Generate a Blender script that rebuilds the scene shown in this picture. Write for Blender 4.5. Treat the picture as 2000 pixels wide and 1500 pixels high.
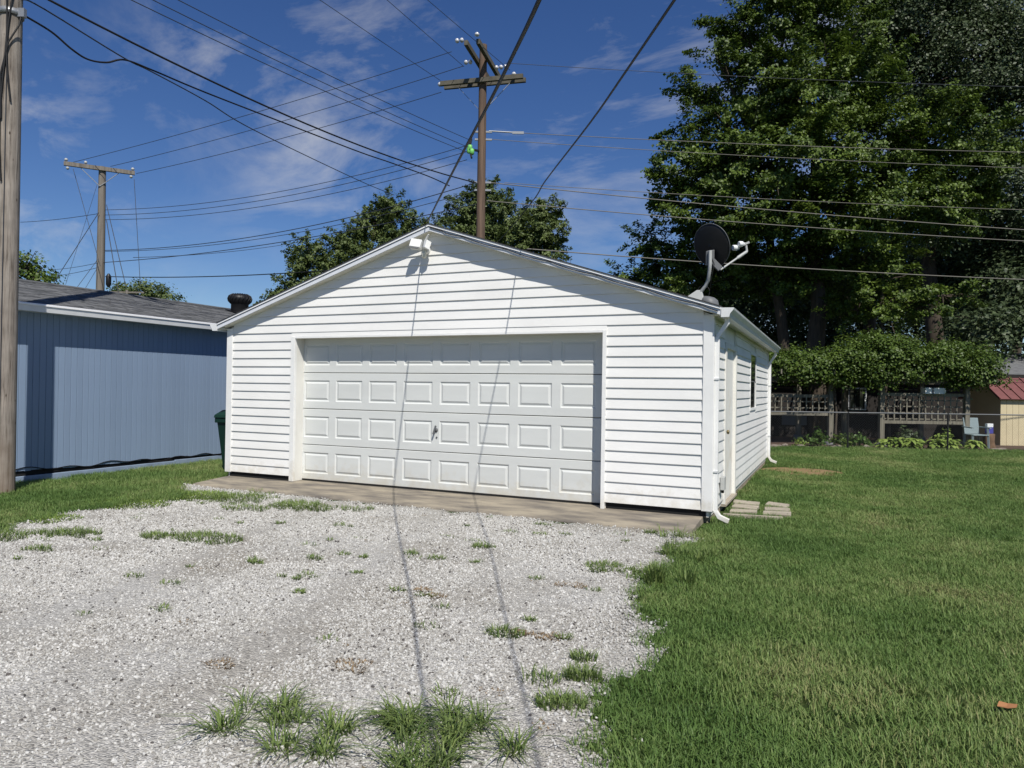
import bpy, bmesh, math, random
import numpy as np
from mathutils import Vector, Matrix, noise as mnoise

random.seed(7); rng = np.random.default_rng(7)
for o in list(bpy.data.objects): bpy.data.objects.remove(o)
scn = bpy.context.scene
COL = scn.collection

# ------------------------------------------------------------------ camera, sky, sun, exposure
FPX, YAW, PITCH, ROLL = 1385.68, -0.4247, 0.0061, 0.0149      # focal length in 2000-px-wide pixels, angles in radians
CAM = Vector((8.995, -8.653, 1.481))
_f = Vector((math.sin(YAW)*math.cos(PITCH), math.cos(YAW)*math.cos(PITCH), math.sin(PITCH)))
_r0 = Vector((math.cos(YAW), -math.sin(YAW), 0)); _u0 = _r0.cross(_f)
RGT = math.cos(ROLL)*_r0 + math.sin(ROLL)*_u0
UPV = -math.sin(ROLL)*_r0 + math.cos(ROLL)*_u0
FWD = _f
cam_d = bpy.data.cameras.new('camera'); cam = bpy.data.objects.new('camera', cam_d); COL.objects.link(cam)
cam.matrix_world = Matrix(((RGT.x, UPV.x, -FWD.x, CAM.x), (RGT.y, UPV.y, -FWD.y, CAM.y), (RGT.z, UPV.z, -FWD.z, CAM.z), (0, 0, 0, 1)))
cam_d.sensor_width = 36; cam_d.lens = FPX/2000*36; cam_d.clip_start = 0.05; cam_d.clip_end = 3000
scn.camera = cam

SUNDIR = Vector((-0.86, 1.0, -1.62)).normalized()             # the way the light travels
S_EL = math.asin(-SUNDIR.z); S_AZ = math.atan2(-SUNDIR.x, -SUNDIR.y)
world = bpy.data.worlds.new('World'); scn.world = world; world.use_nodes = True
wn = world.node_tree; wn.nodes.clear()
def N(t, ty, **kw):
    n = t.nodes.new(ty)
    for k, v in kw.items():
        if k.startswith('i_'):
            key = k[2:]
            key = int(key) if key.isdigit() else key.replace('_', ' ')
            n.inputs[key].default_value = v
        else: setattr(n, k, v)
    return n
def L(t, a, b): t.links.new(a, b)
sky = N(wn, 'ShaderNodeTexSky', sky_type='NISHITA', sun_disc=False, sun_elevation=S_EL, sun_rotation=S_AZ, altitude=200, air_density=1.0, dust_density=0.0, ozone_density=5.0)
tc = N(wn, 'ShaderNodeTexCoord')
mp = N(wn, 'ShaderNodeMapping'); mp.inputs['Rotation'].default_value = (0.35, 0.55, 0.4); mp.inputs['Scale'].default_value = (0.8, 5.0, 6.5)
n1 = N(wn, 'ShaderNodeTexNoise', i_Scale=1.6, i_Detail=10.0, i_Roughness=0.62, i_Distortion=0.35)
n2 = N(wn, 'ShaderNodeTexNoise', i_Scale=1.7, i_Detail=2.0)
L(wn, tc.outputs['Generated'], mp.inputs['Vector']); L(wn, mp.outputs[0], n1.inputs['Vector']); L(wn, tc.outputs['Generated'], n2.inputs['Vector'])
r1 = N(wn, 'ShaderNodeMapRange', i_1=0.50, i_2=0.76); r2 = N(wn, 'ShaderNodeMapRange', i_1=0.42, i_2=0.60)
L(wn, n1.outputs[0], r1.inputs[0]); L(wn, n2.outputs[0], r2.inputs[0])
mu = N(wn, 'ShaderNodeMath', operation='MULTIPLY'); L(wn, r1.outputs[0], mu.inputs[0]); L(wn, r2.outputs[0], mu.inputs[1])
mu2 = N(wn, 'ShaderNodeMath', operation='MULTIPLY', i_1=0.60); L(wn, mu.outputs[0], mu2.inputs[0])
mix = N(wn, 'ShaderNodeMix', data_type='RGBA'); L(wn, mu2.outputs[0], mix.inputs[0]); L(wn, sky.outputs[0], mix.inputs[6]); mix.inputs[7].default_value = (9.5, 9.3, 8.9, 1)
hs = N(wn, 'ShaderNodeHueSaturation', i_Hue=0.512, i_Saturation=1.18, i_Value=1.0); L(wn, mix.outputs[2], hs.inputs['Color'])
bg = N(wn, 'ShaderNodeBackground', i_Strength=0.066); L(wn, hs.outputs[0], bg.inputs[0])
wo = N(wn, 'ShaderNodeOutputWorld'); L(wn, bg.outputs[0], wo.inputs[0])

sun_d = bpy.data.lights.new('sun', 'SUN'); sun_d.energy = 4.4; sun_d.angle = math.radians(0.53); sun_d.color = (1.0, 0.955, 0.88)
sun = bpy.data.objects.new('sun', sun_d); COL.objects.link(sun)
sun.rotation_euler = SUNDIR.to_track_quat('-Z', 'Y').to_euler(); sun.location = (20, -20, 40)
scn.view_settings.view_transform = 'Standard'; scn.view_settings.look = 'None'; scn.view_settings.exposure = 0.32; scn.view_settings.gamma = 1

def at(px, py, v):
    """world point seen at photo pixel (2000x1500) whose distance along the street-side axis is v metres"""
    return CAM + v*(FWD + RGT*((px-1000)/FPX) - UPV*((py-750)/FPX))
ER = Vector((RGT.x, RGT.y, 0)).normalized(); EF = Vector((FWD.x, FWD.y, 0)).normalized(); EZ = Vector((0, 0, 1))
def yard(u, v, z): return Vector((CAM.x, CAM.y, 0)) + ER*u + EF*v + EZ*z      # frame of the back property line
def hu(px, v): return (px-1000)/FPX*v
def hz(px, py, v): return at(px, py, v).z

# ------------------------------------------------------------------ materials
MATS = {}
def mat(name, col, rough=0.6, var=0.0, vscale=4.0, stretch=(1, 1, 1), bump=0.0, bscale=40.0, col2=None, spec=0.3, metal=0.0, trans=0.0, obj_random=0.0, detail=5.0, thresh=(0.35, 0.7), coord='Object'):
    m = bpy.data.materials.new(name); m.use_nodes = True; t = m.node_tree; b = t.nodes['Principled BSDF']
    b.inputs['Roughness'].default_value = rough; b.inputs['Specular IOR Level'].default_value = spec; b.inputs['Metallic'].default_value = metal
    src = None
    if var or col2:
        c = N(t, 'ShaderNodeTexCoord'); mpn = N(t, 'ShaderNodeMapping'); mpn.inputs['Scale'].default_value = stretch
        L(t, c.outputs[coord], mpn.inputs[0])
        nz = N(t, 'ShaderNodeTexNoise', i_Scale=vscale, i_Detail=detail, i_Roughness=0.6); L(t, mpn.outputs[0], nz.inputs['Vector'])
        rg = N(t, 'ShaderNodeMapRange', i_1=thresh[0], i_2=thresh[1]); L(t, nz.outputs[0], rg.inputs[0])
        mx = N(t, 'ShaderNodeMix', data_type='RGBA'); L(t, rg.outputs[0], mx.inputs[0])
        c2 = col2 if col2 else tuple(x*(1-var) for x in col)
        mx.inputs[6].default_value = (*col, 1); mx.inputs[7].default_value = (*c2, 1); src = mx.outputs[2]
    if obj_random:
        oi = N(t, 'ShaderNodeObjectInfo'); mr = N(t, 'ShaderNodeMapRange', i_3=1-obj_random, i_4=1+obj_random); L(t, oi.outputs['Random'], mr.inputs[0])
        mm = N(t, 'ShaderNodeMix', data_type='RGBA', blend_type='MULTIPLY'); mm.inputs[0].default_value = 1
        if src: L(t, src, mm.inputs[6])
        else: mm.inputs[6].default_value = (*col, 1)
        L(t, mr.outputs[0], mm.inputs[7]); src = mm.outputs[2]
    if src: L(t, src, b.inputs['Base Color'])
    else: b.inputs['Base Color'].default_value = (*col, 1)
    if bump:
        c = N(t, 'ShaderNodeTexCoord'); mpn = N(t, 'ShaderNodeMapping'); mpn.inputs['Scale'].default_value = stretch; L(t, c.outputs[coord], mpn.inputs[0])
        nz = N(t, 'ShaderNodeTexNoise', i_Scale=bscale, i_Detail=4.0); L(t, mpn.outputs[0], nz.inputs['Vector'])
        bp = N(t, 'ShaderNodeBump', i_Strength=bump, i_Distance=0.01); L(t, nz.outputs[0], bp.inputs['Height']); L(t, bp.outputs[0], b.inputs['Normal'])
    MATS[name] = m; return m
def leafmat(name, dark, light, transl=0.35):
    """leaf: colour from the per-leaf 'tint' attribute, light passes through a little"""
    m = bpy.data.materials.new(name); m.use_nodes = True; t = m.node_tree; b = t.nodes['Principled BSDF']
    a = N(t, 'ShaderNodeAttribute', attribute_name='tint')
    mx = N(t, 'ShaderNodeMix', data_type='RGBA'); mx.inputs[6].default_value = (*dark, 1); mx.inputs[7].default_value = (*light, 1)
    L(t, a.outputs['Fac'], mx.inputs[0]); L(t, mx.outputs[2], b.inputs['Base Color'])
    b.inputs['Roughness'].default_value = 0.5; b.inputs['Specular IOR Level'].default_value = 0.35
    tr = N(t, 'ShaderNodeBsdfTranslucent'); L(t, mx.outputs[2], tr.inputs[0])
    ms = N(t, 'ShaderNodeMixShader'); ms.inputs[0].default_value = transl
    out = t.nodes['Material Output']; L(t, b.outputs[0], ms.inputs[1]); L(t, tr.outputs[0], ms.inputs[2]); L(t, ms.outputs[0], out.inputs[0])
    MATS[name] = m; return m

mat('vinyl', (0.79, 0.785, 0.76), 0.45, var=0.10, vscale=1.3, stretch=(0.6, 1, 2.0), bump=0.06, bscale=30)
mat('vinyl_side', (0.79, 0.785, 0.76), 0.45, var=0.10, vscale=1.6, bump=0.06, bscale=30)
mat('trim', (0.80, 0.80, 0.78), 0.5, var=0.10, vscale=3.0)
mat('door_white', (0.62, 0.635, 0.615), 0.5, var=0.07, vscale=2.0, stretch=(0.5, 1, 3), bump=0.08, bscale=60)
mat('jamb', (0.74, 0.73, 0.68), 0.55, var=0.15, vscale=3.0, stretch=(1, 1, 0.4))
mat('fascia', (0.66, 0.68, 0.72), 0.4, var=0.1, vscale=4)
mat('drip', (0.85, 0.85, 0.85), 0.35)
mat('dirty_white', (0.70, 0.69, 0.60), 0.5, col2=(0.45, 0.42, 0.30), vscale=3, thresh=(0.45, 0.8))
mat('sideddoor', (0.76, 0.75, 0.70), 0.5, col2=(0.60, 0.50, 0.36), vscale=2.5, thresh=(0.55, 0.85))
mat('rubber', (0.015, 0.015, 0.015), 0.8)
mat('dark_gap', (0.012, 0.012, 0.012), 0.9)
mat('foundation', (0.36, 0.30, 0.23), 0.9, col2=(0.24, 0.19, 0.14), vscale=3, bump=0.3)
mat('concrete', (0.31, 0.27, 0.205), 0.9, col2=(0.125, 0.112, 0.098), vscale=2.2, stretch=(0.7, 2.2, 1), bump=0.35, bscale=90, detail=8, thresh=(0.38, 0.66))
mat('shingle_dark', (0.055, 0.055, 0.058), 0.95, var=0.4, vscale=30, bump=0.3)
mat('shingle_grey', (0.115, 0.118, 0.122), 0.95, col2=(0.055, 0.058, 0.06), vscale=4.0, stretch=(0.4, 3.0, 1), bump=0.4, bscale=120, obj_random=0.0)
mat('shingle_light', (0.16, 0.163, 0.165), 0.95, col2=(0.09, 0.092, 0.095), vscale=5.0, bump=0.4, bscale=120)
mat('blue_paint', (0.215, 0.288, 0.40), 0.6, var=0.13, vscale=2.5, stretch=(1, 1, 0.25), bump=0.10, bscale=50, obj_random=0.03)
mat('blue_sill', (0.25, 0.32, 0.42), 0.7, col2=(0.17, 0.22, 0.30), vscale=3)
mat('gutter_white', (0.72, 0.73, 0.73), 0.4, var=0.12, vscale=3)
mat('glass', (0.02, 0.025, 0.025), 0.05, spec=0.6)
mat('brass', (0.25, 0.20, 0.11), 0.35, metal=0.8)
mat('black_metal', (0.012, 0.012, 0.013), 0.45, var=0.3, vscale=8)
mat('dish_black', (0.018, 0.018, 0.02), 0.5)
mat('grey_metal', (0.42, 0.43, 0.42), 0.45, var=0.1, vscale=6)
mat('grey_dark', (0.13, 0.135, 0.14), 0.5)
mat('galv', (0.30, 0.31, 0.32), 0.4, metal=0.5)
mat('wood_pole', (0.34, 0.295, 0.25), 0.9, col2=(0.15, 0.125, 0.10), vscale=5.0, stretch=(4.0, 4.0, 0.18), bump=0.8, bscale=9, detail=8, thresh=(0.42, 0.72))
def pole_wood():
    m = bpy.data.materials.new('wood_pole'); m.use_nodes = True; t = m.node_tree; b = t.nodes['Principled BSDF']; b.inputs['Roughness'].default_value = 0.95; b.inputs['Specular IOR Level'].default_value = 0.15
    c = N(t, 'ShaderNodeTexCoord'); mp_ = N(t, 'ShaderNodeMapping'); mp_.inputs['Scale'].default_value = (1, 1, 0.045); L(t, c.outputs['Object'], mp_.inputs[0])
    g = N(t, 'ShaderNodeTexNoise', i_Scale=38.0, i_Detail=8.0, i_Roughness=0.65); L(t, mp_.outputs[0], g.inputs['Vector'])
    k = N(t, 'ShaderNodeTexNoise', i_Scale=3.0, i_Detail=5.0); L(t, c.outputs['Object'], k.inputs['Vector'])
    sp = N(t, 'ShaderNodeTexVoronoi', i_Scale=9.0); mp2 = N(t, 'ShaderNodeMapping'); mp2.inputs['Scale'].default_value = (1, 1, 0.45); L(t, c.outputs['Object'], mp2.inputs[0]); L(t, mp2.outputs[0], sp.inputs['Vector'])
    cr = N(t, 'ShaderNodeValToRGB'); e = cr.color_ramp.elements; e[0].position = 0.30; e[0].color = (0.075, 0.06, 0.048, 1); e[1].position = 0.72; e[1].color = (0.36, 0.325, 0.285, 1); q = e.new(0.45); q.color = (0.235, 0.205, 0.175, 1); L(t, g.outputs[0], cr.inputs[0])
    mx = N(t, 'ShaderNodeMix', data_type='RGBA', blend_type='MULTIPLY'); mx.inputs[0].default_value = 1; r = N(t, 'ShaderNodeMapRange', i_1=0.3, i_2=0.7, i_3=0.72, i_4=1.12); L(t, k.outputs[0], r.inputs[0]); L(t, cr.outputs[0], mx.inputs[6]); L(t, r.outputs[0], mx.inputs[7])
    rk = N(t, 'ShaderNodeMapRange', i_1=0.05, i_2=0.12); L(t, sp.outputs['Distance'], rk.inputs[0]); m3 = N(t, 'ShaderNodeMix', data_type='RGBA'); m3.inputs[6].default_value = (0.06, 0.045, 0.035, 1); L(t, rk.outputs[0], m3.inputs[0]); L(t, mx.outputs[2], m3.inputs[7])
    sx = N(t, 'ShaderNodeSeparateXYZ'); L(t, c.outputs['Object'], sx.inputs[0]); rz = N(t, 'ShaderNodeMapRange', i_1=0.2, i_2=1.5, i_3=0.75, i_4=0.0); ad = N(t, 'ShaderNodeMath', operation='MULTIPLY_ADD', i_1=1.2); L(t, k.outputs[0], ad.inputs[0]); L(t, sx.outputs[2], ad.inputs[2]); L(t, ad.outputs[0], rz.inputs[0])
    m4 = N(t, 'ShaderNodeMix', data_type='RGBA'); m4.inputs[7].default_value = (0.15, 0.10, 0.06, 1); L(t, rz.outputs[0], m4.inputs[0]); L(t, m3.outputs[2], m4.inputs[6]); L(t, m4.outputs[2], b.inputs['Base Color'])
    bp = N(t, 'ShaderNodeBump', i_Strength=0.9, i_Distance=0.012); L(t, g.outputs[0], bp.inputs['Height']); L(t, bp.outputs[0], b.inputs['Normal']); MATS['wood_pole'] = m
pole_wood()
mat('wood_brown', (0.155, 0.105, 0.075), 0.9, col2=(0.065, 0.045, 0.034), vscale=5.0, stretch=(4, 4, 0.2), bump=0.4, bscale=9)
mat('wood_far', (0.205, 0.185, 0.16), 0.9, col2=(0.115, 0.10, 0.085), vscale=4.0, stretch=(4, 4, 0.2))
mat('wood_arm', (0.12, 0.11, 0.085), 0.9, var=0.4, vscale=6)
mat('wood_post', (0.20, 0.185, 0.145), 0.9, col2=(0.11, 0.10, 0.078), vscale=5, stretch=(4, 4, 0.3))
mat('plank', (0.40, 0.36, 0.29), 0.95, col2=(0.22, 0.19, 0.15), vscale=5, stretch=(1, 6, 1), bump=0.5, bscale=30)
mat('porcelain', (0.50, 0.51, 0.54), 0.15, spec=0.6)
mat('lime', (0.16, 0.48, 0.12), 0.4)
mat('cable', (0.012, 0.012, 0.013), 0.6)
mat('wire', (0.035, 0.04, 0.05), 0.5)
mat('wire_light', (0.16, 0.15, 0.13), 0.5)
mat('bin_green', (0.006, 0.030, 0.020), 0.45, var=0.2, vscale=5)
mat('bark', (0.075, 0.06, 0.045), 0.95, var=0.5, vscale=5, stretch=(3, 3, 0.4), bump=0.8, bscale=12)
mat('house_wall', (0.022, 0.019, 0.017), 0.8, var=0.2, vscale=3)  # dark siding, darkened further to paint in the shade behind the pergola
mat('cream', (0.56, 0.48, 0.31), 0.7, var=0.1, vscale=3)
mat('red_roof', (0.17, 0.066, 0.062), 0.6, var=0.2, vscale=6)
mat('plastic_grey', (0.20, 0.25, 0.26), 0.5)
mat('plastic_white', (0.72, 0.74, 0.74), 0.4)
mat('box_blue', (0.06, 0.06, 0.28), 0.5)
mat('stump', (0.16, 0.10, 0.06), 0.95, var=0.4, vscale=8)
mat('mulch', (0.10, 0.066, 0.048), 1.0, col2=(0.055, 0.035, 0.026), vscale=12, bump=0.8, bscale=60)
mat('rock', (0.26, 0.22, 0.18), 0.9, var=0.4, vscale=8)
mat('dry_leaf', (0.30, 0.14, 0.06), 0.8)
leafmat('leaf_maple', (0.030, 0.060, 0.009), (0.150, 0.215, 0.032), 0.24)
leafmat('leaf_cotton', (0.030, 0.050, 0.020), (0.105, 0.140, 0.065), 0.25)
leafmat('leaf_mid', (0.055, 0.085, 0.022), (0.175, 0.225, 0.070), 0.28)
leafmat('leaf_vine', (0.035, 0.070, 0.010), (0.130, 0.190, 0.033), 0.25)
leafmat('leaf_hosta', (0.12, 0.20, 0.03), (0.36, 0.46, 0.12), 0.3)
leafmat('leaf_shrub', (0.045, 0.10, 0.020), (0.16, 0.26, 0.06), 0.3)
leafmat('weed', (0.060, 0.115, 0.025), (0.22, 0.28, 0.085), 0.3)

def splash(mname, zmax):
    m = MATS[mname]; t = m.node_tree; b = t.nodes['Principled BSDF']; src = b.inputs['Base Color'].links[0].from_socket
    g = N(t, 'ShaderNodeNewGeometry'); sx = N(t, 'ShaderNodeSeparateXYZ'); L(t, g.outputs['Position'], sx.inputs[0]); nz = N(t, 'ShaderNodeTexNoise', i_Scale=6.0, i_Detail=8.0, i_Roughness=0.7); L(t, g.outputs['Position'], nz.inputs['Vector'])
    ad = N(t, 'ShaderNodeMath', operation='MULTIPLY_ADD', i_1=-1.1); L(t, nz.outputs[0], ad.inputs[0]); L(t, sx.outputs[2], ad.inputs[2])
    r = N(t, 'ShaderNodeMapRange', i_1=-0.62, i_2=zmax-0.55, i_3=0.5, i_4=0.0); L(t, ad.outputs[0], r.inputs[0]); mx = N(t, 'ShaderNodeMix', data_type='RGBA'); L(t, r.outputs[0], mx.inputs[0]); L(t, src, mx.inputs[6]); mx.inputs[7].default_value = (0.50, 0.45, 0.34, 1); L(t, mx.outputs[2], b.inputs['Base Color'])
for q_ in ('vinyl', 'vinyl_side', 'door_white', 'trim'): splash(q_, 0.25)
# ground materials
def ground_mat():
    m = bpy.data.materials.new('lawn_soil'); m.use_nodes = True; t = m.node_tree; b = t.nodes['Principled BSDF']; b.inputs['Roughness'].default_value = 1; b.inputs['Specular IOR Level'].default_value = 0.1
    c = N(t, 'ShaderNodeTexCoord'); a = N(t, 'ShaderNodeTexNoise', i_Scale=0.7, i_Detail=6.0); f = N(t, 'ShaderNodeTexNoise', i_Scale=35.0, i_Detail=4.0)
    L(t, c.outputs['Object'], a.inputs['Vector']); L(t, c.outputs['Object'], f.inputs['Vector'])
    m1 = N(t, 'ShaderNodeMix', data_type='RGBA'); m1.inputs[6].default_value = (0.042, 0.075, 0.017, 1); m1.inputs[7].default_value = (0.062, 0.092, 0.026, 1); L(t, a.outputs[0], m1.inputs[0])
    r = N(t, 'ShaderNodeMapRange', i_1=0.35, i_2=0.7); L(t, f.outputs[0], r.inputs[0])
    m2 = N(t, 'ShaderNodeMix', data_type='RGBA'); m2.inputs[7].default_value = (0.022, 0.034, 0.010, 1); L(t, r.outputs[0], m2.inputs[0]); L(t, m1.outputs[2], m2.inputs[6])
    L(t, m2.outputs[2], b.inputs['Base Color'])
    bp = N(t, 'ShaderNodeBump', i_Strength=0.8, i_Distance=0.03); L(t, f.outputs[0], bp.inputs['Height']); L(t, bp.outputs[0], b.inputs['Normal'])
    MATS['lawn_soil'] = m
    m = bpy.data.materials.new('gravel_bed'); m.use_nodes = True; t = m.node_tree; b = t.nodes['Principled BSDF']; b.inputs['Roughness'].default_value = 1; b.inputs['Specular IOR Level'].default_value = 0.1
    c = N(t, 'ShaderNodeTexCoord'); v = N(t, 'ShaderNodeTexVoronoi', i_Scale=75.0); a = N(t, 'ShaderNodeTexNoise', i_Scale=0.9, i_Detail=6.0); f = N(t, 'ShaderNodeTexNoise', i_Scale=140.0, i_Detail=2.0)
    for q in (v, a, f): L(t, c.outputs['Object'], q.inputs['Vector'])
    m1 = N(t, 'ShaderNodeMix', data_type='RGBA'); m1.inputs[6].default_value = (0.45, 0.44, 0.41, 1); m1.inputs[7].default_value = (0.33, 0.31, 0.27, 1)
    r = N(t, 'ShaderNodeMapRange', i_1=0.40, i_2=0.68); L(t, a.outputs[0], r.inputs[0]); L(t, r.outputs[0], m1.inputs[0])
    hsv = N(t, 'ShaderNodeSeparateColor'); L(t, v.outputs['Color'], hsv.inputs[0])
    r2 = N(t, 'ShaderNodeMapRange', i_3=0.62, i_4=1.22); L(t, hsv.outputs[0], r2.inputs[0])
    m2 = N(t, 'ShaderNodeMix', data_type='RGBA', blend_type='MULTIPLY'); m2.inputs[0].default_value = 1; L(t, m1.outputs[2], m2.inputs[6]); L(t, r2.outputs[0], m2.inputs[7])
    L(t, m2.outputs[2], b.inputs['Base Color'])
    bp = N(t, 'ShaderNodeBump', i_Strength=1.0, i_Distance=0.012); L(t, v.outputs['Distance'], bp.inputs['Height']); bp.invert = True; L(t, bp.outputs[0], b.inputs['Normal'])
    MATS['gravel_bed'] = m
    # loose stones: colour by instance
    m = bpy.data.materials.new('stone'); m.use_nodes = True; t = m.node_tree; b = t.nodes['Principled BSDF']; b.inputs['Roughness'].default_value = 0.9
    oi = N(t, 'ShaderNodeObjectInfo'); cr = N(t, 'ShaderNodeValToRGB'); e = cr.color_ramp.elements
    e[0].position = 0.0; e[0].color = (0.055, 0.05, 0.048, 1); e[1].position = 1.0; e[1].color = (0.56, 0.55, 0.52, 1)
    for p, cc in ((0.04, (0.09, 0.08, 0.075)), (0.06, (0.27, 0.255, 0.225)), (0.30, (0.37, 0.36, 0.33)), (0.6, (0.435, 0.43, 0.405))):
        q = e.new(p); q.color = (*cc, 1)
    L(t, oi.outputs['Random'], cr.inputs[0]); L(t, cr.outputs[0], b.inputs['Base Color']); MATS['stone'] = m
    # grass blades: tint per tuft and slow patches over the lawn
    m = bpy.data.materials.new('grass_blade'); m.use_nodes = True; t = m.node_tree; b = t.nodes['Principled BSDF']; b.inputs['Roughness'].default_value = 0.55; b.inputs['Specular IOR Level'].default_value = 0.3
    oi = N(t, 'ShaderNodeObjectInfo'); g = N(t, 'ShaderNodeNewGeometry'); nz = N(t, 'ShaderNodeTexNoise', i_Scale=0.55, i_Detail=5.0); L(t, g.outputs['Position'], nz.inputs['Vector'])
    at_ = N(t, 'ShaderNodeAttribute', attribute_name='tint')
    ad = N(t, 'ShaderNodeMath', operation='MULTIPLY_ADD', i_1=0.35); L(t, oi.outputs['Random'], ad.inputs[0])
    rr = N(t, 'ShaderNodeMapRange', i_1=0.32, i_2=0.68, i_3=-0.25, i_4=0.45); L(t, nz.outputs[0], rr.inputs[0]); L(t, rr.outputs[0], ad.inputs[2])
    ad2 = N(t, 'ShaderNodeMath', operation='MULTIPLY_ADD', i_1=0.5); L(t, at_.outputs['Fac'], ad2.inputs[0]); L(t, ad.outputs[0], ad2.inputs[2])
    cr = N(t, 'ShaderNodeValToRGB'); e = cr.color_ramp.elements; e[0].position = 0.0; e[0].color = (0.072, 0.140, 0.032, 1); e[1].position = 1.0; e[1].color = (0.30, 0.30, 0.13, 1)
    q = e.new(0.45); q.color = (0.125, 0.205, 0.052, 1); q = e.new(0.75); q.color = (0.21, 0.28, 0.09, 1)
    L(t, ad2.outputs[0], cr.inputs[0]); L(t, cr.outputs[0], b.inputs['Base Color'])
    tr = N(t, 'ShaderNodeBsdfTranslucent'); L(t, cr.outputs[0], tr.inputs[0]); ms = N(t, 'ShaderNodeMixShader'); ms.inputs[0].default_value = 0.3
    L(t, b.outputs[0], ms.inputs[1]); L(t, tr.outputs[0], ms.inputs[2]); L(t, ms.outputs[0], t.nodes['Material Output'].inputs[0]); MATS['grass_blade'] = m
ground_mat()

# ------------------------------------------------------------------ mesh helpers
class MB:
    def __init__(s): s.v = []; s.f = []; s.smooth = []
    def poly(s, pts, faces, smooth=False):
        k = len(s.v); s.v += [tuple(p) for p in pts]; s.f += [tuple(i+k for i in f) for f in faces]; s.smooth += [smooth]*len(faces); return s
    def box(s, a, b):
        (x0, y0, z0), (x1, y1, z1) = a, b
        return s.poly([(x0,y0,z0),(x1,y0,z0),(x1,y1,z0),(x0,y1,z0),(x0,y0,z1),(x1,y0,z1),(x1,y1,z1),(x0,y1,z1)],
                      [(0,3,2,1),(4,5,6,7),(0,1,5,4),(1,2,6,5),(2,3,7,6),(3,0,4,7)])
    def obox(s, c, ax, ay, az):     # centre and three half-extent vectors
        c, ax, ay, az = map(Vector, (c, ax, ay, az))
        P = [c+sx*ax+sy*ay+sz*az for sz in (-1,1) for sx, sy in ((-1,-1),(1,-1),(1,1),(-1,1))]
        return s.poly(P, [(0,3,2,1),(4,5,6,7),(0,1,5,4),(1,2,6,5),(2,3,7,6),(3,0,4,7)])
    def bar(s, p, q, w, h, up=EZ):
        p, q = Vector(p), Vector(q); d = (q-p); n = d.normalized(); sd = n.cross(up)
        if sd.length < 1e-4: sd = n.cross(Vector((1, 0, 0)))
        sd.normalize(); u = sd.cross(n)
        return s.obox((p+q)/2, d/2, sd*w/2, u*h/2)
    def tube(s, path, r, seg=8, cap=True, smooth=True):
        path = [Vector(p) for p in path]; n = len(path); rs = r if isinstance(r, (list, tuple)) else [r]*n
        P = []; ref = None
        for i, p in enumerate(path):
            d = (path[min(i+1, n-1)]-path[max(i-1, 0)]).normalized()
            if ref is None: ref = d.orthogonal().normalized()
            ref = (ref - d*ref.dot(d)).normalized(); b = d.cross(ref)
            P += [p+rs[i]*(math.cos(a)*ref+math.sin(a)*b) for a in [2*math.pi*k/seg for k in range(seg)]]
        F = [(i*seg+k, i*seg+(k+1) % seg, (i+1)*seg+(k+1) % seg, (i+1)*seg+k) for i in range(n-1) for k in range(seg)]
        s.poly(P, F, smooth)
        if cap:
            s.poly(P[:seg], [tuple(reversed(range(seg)))]); s.poly(P[-seg:], [tuple(range(seg))])
        return s
    def lathe(s, prof, c=(0,0,0), seg=16, axis='z', smooth=True):
        c = Vector(c); P = []
        for (r, h) in prof:
            for k in range(seg):
                a = 2*math.pi*k/seg; x, y = r*math.cos(a), r*math.sin(a)
                P.append(c + (Vector((x, y, h)) if axis == 'z' else Vector((h, x, y)) if axis == 'x' else Vector((x, h, y))))
        F = [(i*seg+k, i*seg+(k+1) % seg, (i+1)*seg+(k+1) % seg, (i+1)*seg+k) for i in range(len(prof)-1) for k in range(seg)]
        return s.poly(P, F, smooth)
    def prism(s, poly, y0, y1):      # (x,z) polygon, counter-clockwise from the front, extruded along y
        n = len(poly); P = [(x, y0, z) for x, z in poly]+[(x, y1, z) for x, z in poly]
        return s.poly(P, [tuple(range(n)), tuple(reversed(range(n, 2*n)))]+[(i+n, (i+1) % n+n, (i+1) % n, i) for i in range(n)])
    def prismx(s, poly, x0, x1):     # (y,z) polygon extruded along x
        n = len(poly); P = [(x0, y, z) for y, z in poly]+[(x1, y, z) for y, z in poly]
        return s.poly(P, [tuple(reversed(range(n))), tuple(range(n, 2*n))]+[(i, (i+1) % n, (i+1) % n+n, i+n) for i in range(n)])
    def mesh(s, name):
        me = bpy.data.meshes.new(name); me.from_pydata(s.v, [], s.f); me.polygons.foreach_set('use_smooth', s.smooth); me.update(); return me
    def build(s, name, m=None, parent=None, bevel=0):
        return link(name, s.mesh(name), m, parent, bevel)
def link(name, me, m=None, parent=None, bevel=0):
    o = bpy.data.objects.new(name, me); COL.objects.link(o)
    if m and not me.materials: me.materials.append(MATS[m] if isinstance(m, str) else m)
    if parent: o.parent = parent; o.matrix_parent_inverse = parent.matrix_world.inverted() if False else Matrix.Translation(-parent.location)
    if bevel:
        md = o.modifiers.new('bevel', 'BEVEL'); md.width = bevel; md.segments = 2; md.limit_method = 'ANGLE'
    return o
def tag(o, label=None, cat=None, group=None, kind=None):
    if label: o['label'] = label
    if cat: o['category'] = cat
    if group: o['group'] = group
    if kind: o['kind'] = kind
    return o
def empty(name, loc, label, cat, group=None):
    o = bpy.data.objects.new(name, None); COL.objects.link(o); o.location = loc; o.empty_display_size = 0.2
    return tag(o, label, cat, group)
def copy_tree(o, offset, parent=None):
    c = o.copy(); COL.objects.link(c); c.parent = parent
    if parent is None: c.location = Vector(o.location)+Vector(offset)
    for ch in [x for x in bpy.data.objects if x.parent == o]: copy_tree(ch, offset, c)
    return c

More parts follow.
